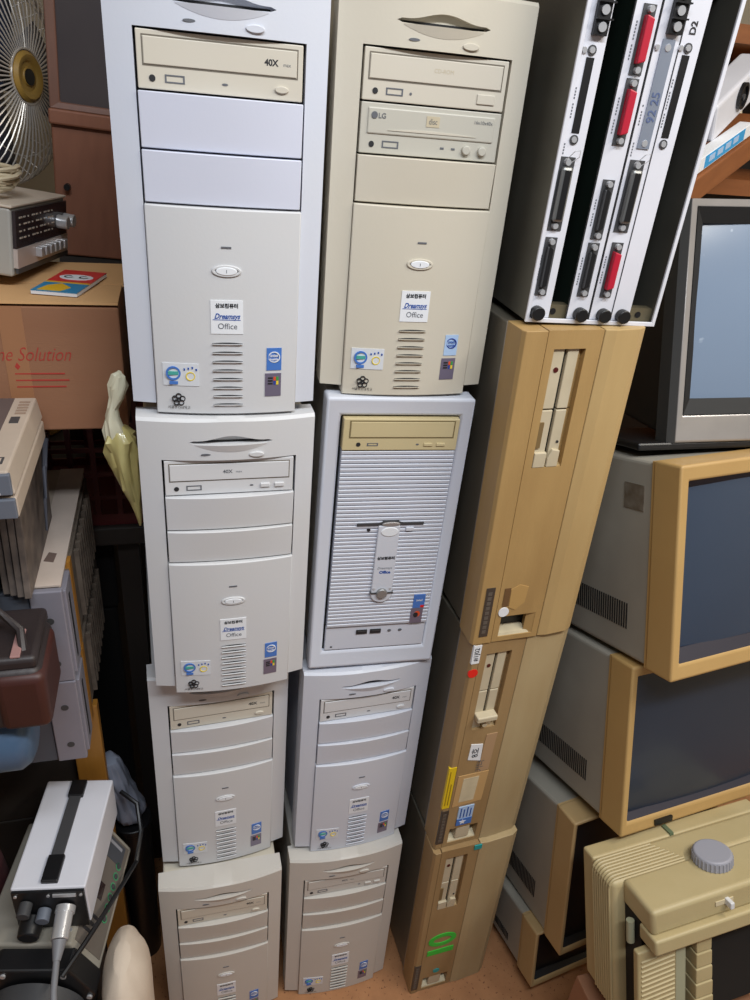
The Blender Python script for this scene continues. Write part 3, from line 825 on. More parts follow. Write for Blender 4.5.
# ------------------------------------------------------------------ open card rack on top of the desktops
def card_rack():
    W, H = 0.163, 0.36
    t = tag(empty('card_rack', (0.4641, -0.0196, 1.3535), -0.0353, 0, 0.0128), 'open steel chassis with white interface cards, red connectors and black thumbscrews', 'card rack')
    e = 0.0028
    MB().box(0, e, 0, 0.38, 0, H).build('side_panel', STEEL, t, bevel=0.0006)
    MB().box(W - e, W, 0, 0.38, 0, H).build('side_panel', STEEL, t, bevel=0.0006)
    MB().box(e, W - e, 0, 0.38, 0, e).build('bottom_panel', STEEL, t)
    MB().box(e, W - e, 0, 0.38, H - e, H).build('top_panel', STEEL, t)
    MB().box(e, W - e, 0.37, 0.377, e, H - e).build('back_panel', BLACK_M, t)
    MB().frame(-0.001, W + 0.001, -0.001, H, e + 0.0005, W - e - 0.0005, e + 0.001, H - 0.004, -0.002, 0.001).build('front_edge', WHITEPAINT, t, bevel=0.0006)
    rail = MB().box(e, W - e, 0.006, 0.020, e, 0.018).build('guide_rail', mat('rail_brass', (128, 118, 94), 0.4, 0.6), t)
    for u in (0.034, 0.143):
        MB().cyl((u, 0.005, 0.0105), (u, 0.008, 0.0105), 0.0036, n=14).build('rail_hole', BLACK, rail)
    YF = 0.002

    def board(u0, u1):
        b = MB().box(u0, u1, YF, YF + 0.002, 0.0035, H - 0.005).build('interface_card', WHITEPAINT, t, bevel=0.0004)
        MB().box(u0 + 0.002, u0 + 0.0035, YF + 0.002, 0.30, 0.012, H - 0.012).build('circuit_board', mat('pcb_dark', (22, 34, 28), 0.5), b)
        MB().box(u0 - 0.0002, u0 + 0.0006, YF - 0.0006, YF + 0.001, 0.0035, H - 0.005).build('card_edge', DKGREY, b)
        return b

    def thumb(b, u):
        MB().cyl((u, YF, 0.0098), (u, YF - 0.010, 0.0098), 0.0078, n=20).build('thumbscrew', BLACK, b, bevel=0.001, smooth=True)

    def screw(b, u, v, r=0.0034):
        MB().cyl((u, YF, v), (u, YF - 0.0022, v), r, r * 0.75, n=14).build('screw', CHROME, b, smooth=True)

    def dsub(b, u, v0, v1, red=False, w=0.0068):
        MB().box(u - w, u + w, YF - 0.0012, YF + 0.001, v0, v1).build('connector_plate', DKGREY, b)
        m_ = 0.009
        pl = [(u - w * 0.62, v0 + m_), (u + w * 0.62, v0 + m_ + 0.0025), (u + w * 0.62, v1 - m_ - 0.0025), (u - w * 0.62, v1 - m_)]
        MB().prism(pl, YF - 0.0085 if red else YF - 0.006, YF, 'y').build('connector_shell', RED if red else DKGREY, b, bevel=0.0012)
        if not red:
            MB().prism([(a * 0.6 + u * 0.4, c) for a, c in pl], YF - 0.0064, YF, 'y').build('socket', BLACK, b)
        for v in (v0 + 0.0042, v1 - 0.0042):
            MB().cyl((u, YF, v), (u, YF - 0.006, v), 0.0034, 0.003, n=10).build('standoff', CHROME, b)

    def centronics(b, u, v0, v1):
        w_ = 0.0085
        MB().box(u - w_, u + w_, YF - 0.001, YF + 0.001, v0, v1).build('connector_plate', DKGREY, b)
        MB().box(u - w_ * 0.72, u + w_ * 0.72, YF - 0.008, YF, v0 + 0.009, v1 - 0.009).build('connector_shell', mat('connector_grey', (128, 128, 126), 0.35, 0.6), b, bevel=0.003)
        MB().box(u - w_ * 0.38, u + w_ * 0.42, YF - 0.0084, YF, v0 + 0.012, v1 - 0.012).build('socket', BLACK, b)
        for v in (v0 + 0.005, v1 - 0.005):
            MB().cyl((u, YF, v), (u, YF - 0.005, v), 0.0042, 0.003, n=12).build('standoff', CHROME, b)
        # bail wire
        MB().tube([(u - 0.004, YF - 0.004, v1 - 0.004), (u + 0.002, YF - 0.010, v1 + 0.006), (u + 0.008, YF - 0.010, v1 + 0.007), (u + 0.009, YF - 0.008, v1 + 0.001), (u + 0.003, YF - 0.004, v1 - 0.005)], 0.0004, 6).build('bail_wire', CHROME, b)

    def slot(b, u, v0, v1):
        MB().box(u - 0.0042, u + 0.0042, YF - 0.0006, YF + 0.001, v0 + 0.006, v1 - 0.006).build('edge_slot', BLACK, b)
        for v in (v0, v1):
            screw(b, u, v, 0.0036)
            MB().ring(u, v, 0.0046, 0.0046, 0.0012, YF - 0.0012, YF, n=14).build('screw_seat', DKGREY, b)

    def marks(b, u, v0, v1):
        for k in range(int((v1 - v0) / 0.0028)):
            if k % 7 != 5:
                MB().box(u - 0.0007, u + 0.0007, YF - 0.0002, YF, v0 + 0.0028 * k, v0 + 0.0028 * k + 0.0018).build('print_mark', INK_G, b)

    def terminal(b, u, v0, v1):
        MB().box(u - 0.0072, u + 0.0072, YF - 0.006, YF, v0, v1).build('terminal_block', BLACK, b, bevel=0.0006)
        n = 5
        for k in range(n):
            v = v0 + (v1 - v0) * (k + 0.5) / n
            MB().cyl((u, YF - 0.006, v), (u, YF - 0.0078, v), 0.0042, n=14).build('terminal_screw', CHROME, b)
            MB().box(u - 0.0078, u + 0.0090, YF - 0.0095, YF - 0.003, v + 0.0058, v + 0.0072).build('terminal_rib', BLACK, b)

    b = board(0.0038, 0.0285)
    thumb(b, 0.0115)
    dsub(b, 0.0125, 0.029, 0.091)
    centronics(b, 0.0125, 0.098, 0.170)
    slot(b, 0.0150, 0.186, 0.264)
    terminal(b, 0.0175, 0.276, 0.345)
    screw(b, 0.0068, 0.2635)
    marks(b, 0.0056, 0.045, 0.075)
    marks(b, 0.0062, 0.172, 0.185)
    marks(b, 0.0066, 0.205, 0.235)
    b = board(0.0500, 0.0772)
    thumb(b, 0.0650)
    dsub(b, 0.0640, 0.030, 0.088)
    dsub(b, 0.0645, 0.092, 0.152)
    dsub(b, 0.0650, 0.185, 0.245, True)
    dsub(b, 0.0655, 0.248, 0.307, True)
    marks(b, 0.0545, 0.042, 0.075)
    marks(b, 0.0550, 0.105, 0.135)
    marks(b, 0.0550, 0.195, 0.230)
    marks(b, 0.0555, 0.260, 0.295)
    b = board(0.0788, 0.1062)
    thumb(b, 0.0945)
    dsub(b, 0.0925, 0.030, 0.090, True)
    centronics(b, 0.0920, 0.101, 0.173)
    pl = MB().box(0.0872, 0.1008, YF - 0.0014, YF, 0.184, 0.281).build('slot_cover', mat('zinc_plate', (152, 160, 176), 0.4, 0.5, var=0.3), b)
    lettering('92 25', 0.0125, mat('marker_faded', (82, 96, 132), 0.6), b, 0.0945, 0.222, YF - 0.0018, rot=pi / 2, bold=0.0002)
    screw(b, 0.0945, 0.189, 0.0042)
    screw(b, 0.0942, 0.274, 0.0042)
    screw(b, 0.0828, 0.2735, 0.003)
    terminal(b, 0.0955, 0.285, 0.350)
    marks(b, 0.0826, 0.045, 0.078)
    marks(b, 0.0828, 0.176, 0.190)
    marks(b, 0.0832, 0.205, 0.225)
    b = board(0.1066, 0.1300)
    thumb(b, 0.1190)
    slot(b, 0.1165, 0.190, 0.276)
    screw(b, 0.1085, 0.2755, 0.003)
    lettering('D2', 0.0095, INK, b, 0.1175, 0.2930, YF - 0.0004, rot=pi / 2, bold=0.0003)
    marks(b, 0.1095, 0.205, 0.250)
    return t


card_rack()


# ------------------------------------------------------------------ monitors
def monitor(loc, yaw, pitch, roll, W, H, D, label, tan, glass, rim=(0.019, 0.019, 0.024, 0.024), case=MON_CASE, taper=0.80, bz=0.052, mask=0.008, extra=None, mask_m=None):
    t = tag(empty('crt_monitor', loc, yaw, pitch, roll), label, 'monitor')
    l, r, b, u = rim
    MB().frame(0, W, 0, H, l, W - r, b, H - u, 0.0, bz, yi=0.004).build('bezel', tan, t, bevel=0.004, seg=3, smooth=True)
    MB().frame(l - 0.001, W - r + 0.001, b - 0.001, H - u + 0.001, l + mask, W - r - mask, b + mask * 1.6, H - u - mask, 0.006, 0.030, yi=0.018).build('screen_mask', mask_m or MON_MASK, t)
    g = MB()
    x0, x1, z0, z1 = l + mask - 0.002, W - r - mask + 0.002, b + mask * 1.6 - 0.002, H - u - mask + 0.002
    n = 12
    vs, fs = [], []
    for i in range(n + 1):
        for j in range(n + 1):
            a, c = 2 * i / n - 1, 2 * j / n - 1
            vs.append((x0 + (x1 - x0) * i / n, 0.0105 + 0.010 * (a * a + c * c) / 2, z0 + (z1 - z0) * j / n))
    for i in range(n):
        for j in range(n):
            fs.append((i * (n + 1) + j, (i + 1) * (n + 1) + j, (i + 1) * (n + 1) + j + 1, i * (n + 1) + j + 1))
    m_ = len(vs)
    vs += [(x0, 0.045, z0), (x1, 0.045, z0), (x1, 0.045, z1), (x0, 0.045, z1)]
    N = n + 1
    edge = [i * N for i in range(N)], [n * N + j for j in range(N)], [i * N + n for i in range(n, -1, -1)], [j for j in range(n, -1, -1)]
    for k, e in enumerate(edge):
        fs.append(tuple(e[::-1]) + (m_ + k, m_ + (k + 1) % 4))
    fs.append((m_, m_ + 3, m_ + 2, m_ + 1))
    g.add(vs, fs).build('screen', glass, t, smooth=True)
    # case behind the bezel: left side and floor run straight back, the top falls away
    i = 0.003
    zt = H * taper
    MB().hexa([(i, bz, i), (W - i, bz, i), (W * 0.94, D, i), (i, D, i), (i, bz, H - i), (W - i, bz, H - i), (W * 0.94, D, zt), (i, D, zt)]).build('case', case, t, bevel=0.006, seg=3)
    MB().box(0.0015, W - 0.0015, bz - 0.002, bz + 0.003, 0.0015, H - 0.0015).build('case_seam', tan, t)
    # side air slits low towards the back
    sl = MB()
    ns = 34
    for k in range(ns):
        y = bz + 0.045 + (D - bz - 0.075) * k / (ns - 1)
        sl.box(i - 0.0008, i + 0.002, y - 0.0012, y + 0.0012, H * 0.15, H * 0.28)
    v = sl.build('side_vents', BLACK_M, t)
    v['kind'] = 'stuff'
    if extra:
        extra(t)
    return t


def tape_mark(t):
    MB().box(0.0018, 0.004, 0.070, 0.110, 0.236, 0.274).build('tape_residue', mat('tape_residue', (96, 84, 68), 0.7, var=0.8, var_rgb=(130, 122, 110), scale=60), t)


def badge(t):
    MB().box(0.068, 0.104, -0.0015, 0.004, 0.0045, 0.0135).build('name_plate', BLACK, t)


monitor((0.733, -0.135, 0.870), RAD(7.68), RAD(-17.8), RAD(-0.4), 0.36, 0.3135, 0.30, 'tan CRT monitor with grey sides directly under the silver television', P_MON, GLASS_MON, taper=0.99, mask=0.011, extra=tape_mark)
monitor((0.726, -0.157, 0.561), RAD(7.42), RAD(-16.8), RAD(1.0), 0.36, 0.296, 0.30, 'tan CRT monitor with black name plate resting above the beige projector', P_MON, GLASS_MON2, rim=(0.015, 0.015, 0.022, 0.02), taper=0.97, mask=0.004, extra=badge)
monitor((0.710, -0.138, 0.198), RAD(7.98), RAD(-9.0), RAD(-1.9), 0.34, 0.320, 0.28, 'beige CRT monitor with narrow rim jammed behind the beige projector', P_MON2, mat('monitor_glass_off', (18, 19, 22), 0.4), mask_m=BLACK, rim=(0.010, 0.010, 0.010, 0.010), taper=0.88, bz=0.05, mask=0.004)
monitor((0.695, -0.112, 0.046), RAD(7.98), RAD(-9.0), RAD(-1.0), 0.34, 0.148, 0.28, 'beige CRT monitor on the floor underneath the narrow-rimmed monitor', P_MON2, mat('monitor_glass_off', (18, 19, 22), 0.4), mask_m=BLACK, rim=(0.010, 0.010, 0.010, 0.010), taper=0.9, bz=0.05, mask=0.004)


def television():
    W, H, D = 0.42, 0.33, 0.30
    t = tag(empty('television', (0.754, 0.039, 1.163), RAD(-7.0), RAD(-18.1), RAD(-3.0)), 'old television with silver frame and pale blue screen on the tan monitor', 'television')
    MB().frame(0.008, W, 0, H, 0.019, W - 0.03, 0.040, H - 0.010, 0.0, 0.040, yi=0.003).build('frame', SILVER, t, bevel=0.003, seg=3, smooth=True)
    MB().prism([(0.0, 0.040), (0.0, 0.010), (0.008, 0.001), (0.009, 0.040)], 0.0, H, 'z').build('frame_side', mat('tv_side', (70, 70, 70), 0.4), t)
    MB().frame(0.019, W - 0.03, 0.040, H - 0.010, 0.033, W - 0.05, 0.062, H - 0.030, 0.002, 0.038, yi=0.012).build('screen_mask', mat('tv_mask', (12, 12, 14), 0.7), t)
    n = 12
    vs, fs = [], []
    x0, x1, z0, z1 = 0.031, W - 0.048, 0.060, H - 0.028
    N = n + 1
    for i in range(N):
        for j in range(N):
            a, c = 2 * i / n - 1, 2 * j / n - 1
            vs.append((x0 + (x1 - x0) * i / n, 0.004 + 0.014 * (a * a + c * c) / 2, z0 + (z1 - z0) * j / n))
    for i in range(n):
        for j in range(n):
            fs.append((i * N + j, (i + 1) * N + j, (i + 1) * N + j + 1, i * N + j + 1))
    MB().add(vs, fs).build('screen', GLASS_TV, t, smooth=True, fix=False)
    MB().box(0.25, 0.252, -0.001, 0.002, 0.014, 0.03).build('control_mark', INK, t)
    MB().hexa([(0.006, 0.04, 0.008), (W - 0.006, 0.04, 0.008), (W - 0.06, D, 0.03), (0.05, D, 0.03), (0.006, 0.04, H - 0.006), (W - 0.006, 0.04, H - 0.006), (W - 0.06, D, H * 0.8), (0.05, D, H * 0.8)]).build('cabinet', mat('tv_cabinet', (40, 34, 32), 0.45, var=0.3, scale=8), t, bevel=0.006, seg=3)
    MB().box(-0.045, W - 0.02, 0.004, 0.20, -0.010, 0.001).build('base', BLACK, t, bevel=0.003)
    return t


television()


# ------------------------------------------------------------------ beige projector with ribbed shoulder
def projector():
    # local origin: upper front left corner of the cover; tilted back like the monitors above it
    t = tag(empty('projector', (0.691, -0.290, 0.587), RAD(0.8), RAD(-17.9), RAD(-5.4)), 'beige plastic machine with grey ridged knob and ribbed corner below the monitors', 'projector')
    B = -0.245
    xl = -0.020
    body = MB().box(xl, 0.30, 0.070, 0.130, B, -0.001).build('body', P_MACH, t, bevel=0.010, seg=4, smooth=True)
    MB().box(xl + 0.004, 0.30, 0.128, 0.158, B, -0.002).build('back_cover', P_MACH, t, bevel=0.004, seg=3)
    MB().box(0.125, 0.132, 0.128, 0.150, -0.004, 0.001).build('latch', mat('latch_green', (96, 110, 84), 0.5), t)
    for k in range(8):
        y = 0.0765 + 0.0062 * k
        L = 0.110 - 0.004 * k
        pts = [(L, y, 0.0), (xl + 0.014, y, 0.0)] + [(xl + 0.0125 - 0.0125 * sin(a), y, -0.0125 + 0.0125 * cos(a)) for a in [pi / 2 * i / 5 for i in range(1, 5)]] + [(xl - 0.0004, y, -0.014), (xl - 0.0004, y, B + 0.01)]
        MB().tube(pts, 0.0021, 6).build('rib', P_MACH, body, smooth=True)
    MB().box(0.0, 0.30, 0.0, 0.074, -0.042, 0.0).build('cover', P_MACH, t, bevel=0.007, seg=4, smooth=True)
    MB().box(-0.002, 0.30, -0.010, 0.030, -0.066, -0.040).build('cover_lip', P_MACH, t, bevel=0.004, seg=3, smooth=True)
    MB().box(0.105, 0.135, -0.0015, 0.004, -0.022, -0.015).build('lever_slot', PAPER_OLD, t)
    MB().box(0.121, 0.128, -0.013, 0.004, -0.024, -0.013).build('lever', P_DRIVE_W, t, bevel=0.0015)
    kx, ky = 0.146, 0.056
    kb = MB().cyl((kx, ky, -0.002), (kx, ky, 0.017), 0.029, 0.028, n=40).build('knob', GREYKNOB, t, bevel=0.003, seg=3, smooth=True)
    for k in range(30):
        a = 2 * pi * k / 30
        c, q = cos(a), sin(a)
        MB().cyl((kx + 0.0287 * c, ky + 0.0287 * q, 0.001), (kx + 0.0279 * c, ky + 0.0279 * q, 0.0135), 0.0016, n=6).build('knob_ridge', GREYKNOB, kb)
    MB().box(0.002, 0.30, 0.030, 0.072, B, -0.040).build('chamber', BLACK_M, t)
    fp = MB().box(-0.018, 0.062, 0.010, 0.022, B, -0.072).build('front_panel', P_MACH, t, bevel=0.003, seg=3)
    MB().box(0.046, 0.0625, 0.0094, 0.022, B + 0.002, -0.060).build('panel_edge', P_MACH_G, t)
    for k in range(12):
        z = -0.090 - 0.0085 * k
        MB().tube([(-0.012, 0.0105, z), (0.044, 0.0105, z + 0.003)], 0.0022, 6).build('panel_rib', P_MACH, fp, smooth=True)
    MB().cyl((-0.006, 0.045, -0.085), (-0.006, 0.045, -0.048), 0.006, n=14).build('spindle', P_MACH_G, t)
    cl = MB()
    for k in range(6):
        cl.box(0.078 - 0.0012 * k, 0.104, 0.004 - 0.0012 * k, 0.030, -0.074 - 0.026 * (k + 1), -0.0755 - 0.026 * k)
    cl.build('step_column', P_MACH, t, bevel=0.0015)
    MB().box(0.084, 0.100, 0.008, 0.030, -0.0755, -0.060).build('column_cap', P_MACH, t, bevel=0.002)
    return t


projector()
ct = tag(empty('carton', (0.690, -0.375, 0.0), RAD(1)), 'plain brown carton on the floor carrying the beige projector', 'box')
MB().box(0.0, 0.28, 0.0, 0.165, 0.0, 0.282).build('carton_body', CARD, ct, bevel=0.002)
MB().box(0.0, 0.28, 0.081, 0.084, 0.2819, 0.2832).build('flap_seam', CARD_IN, ct)


# ------------------------------------------------------------------ upper right corner: plank and clutter
def frame_from(a, b, yaw_up=(0, 0, 1)):
    a, b = Vector(a), Vector(b)
    x = (b - a).normalized()
    z = Vector(yaw_up)
    y = z.cross(x).normalized()
    z = x.cross(y)
    m = Matrix((x, y, z)).transposed().to_4x4()
    m.translation = a
    return m


pk = tag(MB().box(-0.05, 0.42, 0.0, 0.08, -0.040, 0.0).build('wooden_plank', WOOD_SH, bevel=0.002), 'reddish brown wooden plank slanting up behind the television', 'plank')
pk.matrix_world = frame_from((0.845, 0.275, 1.482), (1.045, 0.42, 1.546))
bk = tag(empty('blue_box', (0, 0, 0)), 'flat blue and white printed box lying on the slanting wooden plank', 'box')
bk.rotation_mode = 'XYZ'
bk.matrix_world = frame_from((0.868, 0.298, 1.4935), (1.068, 0.443, 1.5575))
MB().box(0.0, 0.235, 0.0, 0.022, 0.0, 0.021).build('body', PAPER, bk, bevel=0.001)
MB().box(0.030, 0.200, -0.0006, 0.0222, 0.002, 0.0200).build('printed_band', PAPERBLUE, bk)
for k in range(4):
    MB().box(0.045 + 0.034 * k, 0.068 + 0.034 * k, -0.0012, 0.0, 0.008, 0.017).build('print_mark', BLUE_LT, bk)
wd = tag(empty('white_device', (0, 0, 0)), 'white slab-shaped device with a black round lens above the blue box', 'device')
wd.rotation_mode = 'XYZ'
wd.matrix_world = frame_from((0.936, 0.371, 1.537), (1.045, 0.451, 1.595))
MB().box(0.0, 0.22, 0.0, 0.05, 0.0, 0.058).build('body', WHITEPAINT, wd, bevel=0.006, seg=3)
MB().ring(0.104, 0.034, 0.020, 0.020, 0.005, -0.006, 0.002, n=28).build('lens_ring', BLACK, wd, smooth=True)
MB().ell(0.104, 0.034, 0.0155, 0.0155, -0.002, 0.002, n=24).build('lens', BLACK, wd)
MB().ell(0.107, 0.031, 0.005, 0.005, -0.005, 0.0, n=16).build('lens_core', DKGREY, wd)
ps = tag(MB().loft([[(1.165 + r * cos(2 * pi * k / 20), 0.73 + r * sin(2 * pi * k / 20), z) for k in range(20)] for z, r in ((1.4705, 0.07), (1.53, 0.075), (1.58, 0.075), (1.63, 0.062), (1.66, 0.038), (1.67, 0.01))]).build('domed_lamp_shade', WALL_C, smooth=True),
         'cream domed shade peeking out behind the white device', 'lamp shade')
bs = tag(empty('bookcase', (1.02, 0.62, 0.0)), 'dark brown wooden bookcase against the back wall', 'bookcase')
for z in (0.02, 0.5, 1.0, 1.44, 1.70):
    MB().box(-0.15, 0.85, 0.0, 0.40, z, z + 0.03).build('shelf', WOOD_SH, bs)
for x in (-0.17, 0.85):
    MB().box(x, x + 0.02, 0.0, 0.40, 0.0, 1.73).build('side_panel', WOOD_SH, bs)
MB().box(-0.15, 0.85, 0.39, 0.40, 0.02, 1.70).build('back_board', TABLE, bs)

# ------------------------------------------------------------------ left side: table, crate, carton, cabinet, fan, radio
tb = tag(empty('table', (-0.62, 0.325, 0.0)), 'low dark wooden table carrying the red crate and brown cabinet', 'table')
MB().box(0.0, 0.635, 0.0, 0.55, 0.865, 0.90).build('tabletop', TABLE, tb, bevel=0.003)
for x in (0.02, 0.585):
    for y in (0.02, 0.50):
        MB().box(x, x + 0.035, y, y + 0.035, 0.0, 0.865).build('leg', TABLE, tb)


tk = tag(empty('gap_filler', (-0.60, 0.375, 0.0)), 'added black trunk pushed under the dark table', 'filler')  # black box added to darken the bright gap under the table
MB().box(0.045, 0.550, 0.0, 0.40, 0.0, 0.70).build('filler_body', BLACK_M, tk, bevel=0.006)
MB().box(0.040, 0.555, -0.005, 0.405, 0.70, 0.845).build('filler_top', BLACK_M, tk, bevel=0.008)
MB().box(0.29, 0.33, -0.010, 0.0, 0.66, 0.74).build('latch', DKGREY, tk)  # detail on the added black box


def red_crate():
    t = tag(empty('plastic_crate', (-0.40, 0.335, 0.9005)), 'dark red plastic crate with square openings under the brown carton', 'crate')
    W, D, H = 0.415, 0.22, 0.275
    MB().box(0, W, 0, D, 0, 0.006).build('floor_panel', CRATE, t)
    for nm, o in (('front', 0), ('back', 1)):
        y = 0.0 if o == 0 else D - 0.006
        g_ = MB()
        n = 12
        for k in range(n + 1):
            x = (W - 0.008) * k / n
            g_.box(x, x + 0.008, y, y + 0.006, 0.006, H)
        for k in range(7):
            z = 0.006 + (H - 0.020) * k / 6
            g_.box(0, W, y + 0.0005, y + 0.0055, z, z + (0.014 if k in (0, 6) else 0.007))
        g_.build('lattice_wall', CRATE, t)
    for x in (0.0, W - 0.006):
        MB().box(x, x + 0.006, 0.006, D - 0.006, 0.006, H).build('end_wall', CRATE, t)
    return t


red_crate()


def carton():
    t = tag(empty('cardboard_carton', (-0.30, 0.110, 1.1745)), 'brown cardboard carton printed with red script, flaps folded over', 'carton')
    W, D, H = 0.318, 0.20, 0.153
    MB().box(0, W, 0, D, 0, H - 0.002).build('box_body', CARD, t, bevel=0.002)
    MB().hexa([(0.0, 0.092, H - 0.001), (W + 0.002, 0.092, H - 0.001), (W + 0.002, D, H - 0.001), (0.0, D, H - 0.001), (0, 0.092, H + 0.002), (W + 0.002, 0.092, H + 0.002), (W + 0.002, D, H + 0.004), (0.0, D, H + 0.004)]).build('flap', CARD_IN, t)
    MB().hexa([(0.0, -0.002, H + 0.001), (W, -0.002, H + 0.001), (W, 0.090, H - 0.001), (0.0, 0.090, H - 0.001), (0, -0.002, H + 0.004), (W, -0.002, H + 0.004), (W, 0.090, H + 0.0015), (0.0, 0.090, H + 0.0015)]).build('flap', CARD_IN, t)
    lettering('ne Solution', 0.0235, INK_RED, t, 0.2205, H - 0.058, -0.0006, shear=0.42, bold=-0.0002, sx=0.74)
    for k in range(3):
        MB().box(0.198, 0.252 + 0.004 * (k % 2), -0.0006, 0.001, H - 0.0815 - 0.0080 * k, H - 0.0799 - 0.0080 * k).build('print_line', INK_RED, t)
    MB().prism([(0.199, H - 0.072), (0.202, H - 0.067), (0.205, H - 0.072), (0.202, H - 0.076)], -0.0006, 0.001, 'y').build('print_mark', INK_RED, t)
    MB().box(0.19, 0.215, -0.0004, 0.0004, 0.0, H - 0.002).build('packing_tape', mat('packing_tape', (164, 116, 82), 0.35), t)
    return t


carton()


def radio():
    # front faces the towers; long axis runs away from the camera
    t = tag(empty('radio', (-0.096, 0.170, 1.342), RAD(77), RAD(5), RAD(3)), 'table radio with black dial, chrome knobs and push buttons on the brown carton', 'radio')
    L, D, H = 0.172, 0.10, 0.076
    MB().box(0.0, L, 0.004, D, 0.0, H).build('cabinet', RADIO_SIDE, t, bevel=0.003)
    MB().box(-0.001, L + 0.001, 0.002, D, H, H + 0.003).build('top_panel', RADIO_TOP, t, bevel=0.001)
    MB().box(0.004, L - 0.004, 0.0, 0.006, 0.032, H - 0.003).build('dial', RADIO_GLASS, t)
    MB().box(0.004, L - 0.004, -0.001, 0.006, 0.010, 0.0315).build('trim_strip', mat('radio_trim', (206, 192, 184), 0.35, 0.3), t)
    MB().box(0.004, L - 0.004, -0.0012, 0.002, 0.004, 0.0095).build('lower_edge', DKGREY, t)
    for k in range(4):
        z = 0.042 + 0.0075 * k
        for j in range(9):
            x = 0.014 + 0.0125 * j
            MB().box(x, x + 0.0085 - 0.003 * ((j + k) % 3), -0.0006, 0.001, z, z + 0.0016).build('dial_mark', mat('dial_mark', (190, 176, 160), 0.5), t)
    for x in (0.135, 0.158):
        MB().cyl((x, 0.0, 0.050), (x, -0.014, 0.050), 0.0085, 0.0080, n=24).build('tuning_knob', CHROME, t, bevel=0.001, smooth=True)
    for k in range(6):
        x = 0.058 + 0.016 * k
        MB().box(x, x + 0.011, -0.008, 0.0, 0.0165, 0.0275).build('push_button', CHROME, t, bevel=0.001)
    return t


radio()
# bundled mains cord on the radio
pts = []
for k in range(240):
    a = k * 2 * pi / 34
    w_ = 0.003 * sin(k * 0.37)
    pts.append((-0.120 + (0.026 + 0.006 * sin(k * 0.11)) * cos(a) + w_, 0.228 + (0.038 + 0.008 * cos(k * 0.07)) * sin(a), 1.4265 + 0.010 + 0.008 * sin(a * 0.5 + k * 0.02) + 0.0016 * (k // 34)))
crd = tag(MB().tube(pts, 0.0026, 6).build('power_cord', CORD_BEIGE, smooth=True), 'bundled beige mains cord lying on top of the radio', 'cord')


def booklet():
    t = tag(empty('booklet', (-0.039, 0.187, 1.3320), RAD(-14), 0, 0), 'colourful red, blue and yellow printed packet on the brown carton', 'booklet')
    MB().box(-0.026, 0.026, -0.055, 0.052, 0.0, 0.004).build('pages', PAPER, t)
    MB().box(-0.026, 0.026, -0.008, 0.052, 0.0035, 0.0046).build('cover_band', BK_RED, t)
    MB().box(-0.026, 0.026, -0.055, -0.014, 0.0035, 0.0046).build('cover_band', BK_BLUE, t)
    MB().box(-0.026, 0.026, -0.014, -0.008, 0.0035, 0.0046).build('cover_band', BK_YEL, t)
    MB().prism([(-0.020, -0.052), (0.006, -0.052), (0.012, -0.034), (-0.004, -0.018), (-0.016, -0.030)], 0.0046, 0.0051, 'z').build('cover_picture', BK_YEL, t)
    MB().prism([(0.001 + 0.020 * cos(2 * pi * i / 24), 0.016 + 0.013 * sin(2 * pi * i / 24)) for i in range(24)], 0.0046, 0.0051, 'z').build('title_oval', PAPER, t)
    for x in (-0.008, 0.010):
        r = MB()
        n = 16
        a = [(x + q * 0.0058 * cos(2 * pi * i / n), 0.016 + q * 0.0062 * sin(2 * pi * i / n)) for q in (1.0, 0.62) for i in range(n)]
        r.add([(p[0], p[1], 0.0054) for p in a], [(i, (i + 1) % n, n + (i + 1) % n, n + i) for i in range(3, n)])
        r.build('title_glyph', INK, t, fix=False)
    return t


booklet()


def cabinet():
    t = tag(empty('cabinet', (-0.128, 0.60, 0.9215), 0, 0, RAD(3.5)), 'red-brown wooden cabinet with dusty glass upper door behind the carton', 'cabinet')
    W, D, Z = 0.34, 0.10, 0.96
    MB().box(0.004, W, 0.02, D, 0.0, Z).build('carcass', WOOD_FR, t)
    MB().box(0.0, W, 0.004, 0.02, 0.36, 0.562).build('lower_door', WOOD_RB, t, bevel=0.003)
    MB().box(-0.002, W, -0.006, 0.02, 0.560, 0.582).build('cross_rail', WOOD_RB, t, bevel=0.003)
    k = MB().cyl((0.020, 0.004, 0.470), (0.020, -0.010, 0.470), 0.005, n=14).build('door_knob', BLACK, t, smooth=True)
    MB().box(0.0, W, 0.010, 0.02, 0.0, 0.36).build('plinth_board', TABLE, t)
    fr = MB().frame(0.0, W, 0.582, Z, 0.015, W - 0.015, 0.592, Z - 0.02, 0.0, 0.02, yi=0.004).build('glass_door', WOOD_FR, t, bevel=0.002)
    MB().box(0.014, W - 0.014, 0.010, 0.014, 0.591, Z - 0.018).build('pane', DUSTGLASS, fr)
    return t


cabinet()


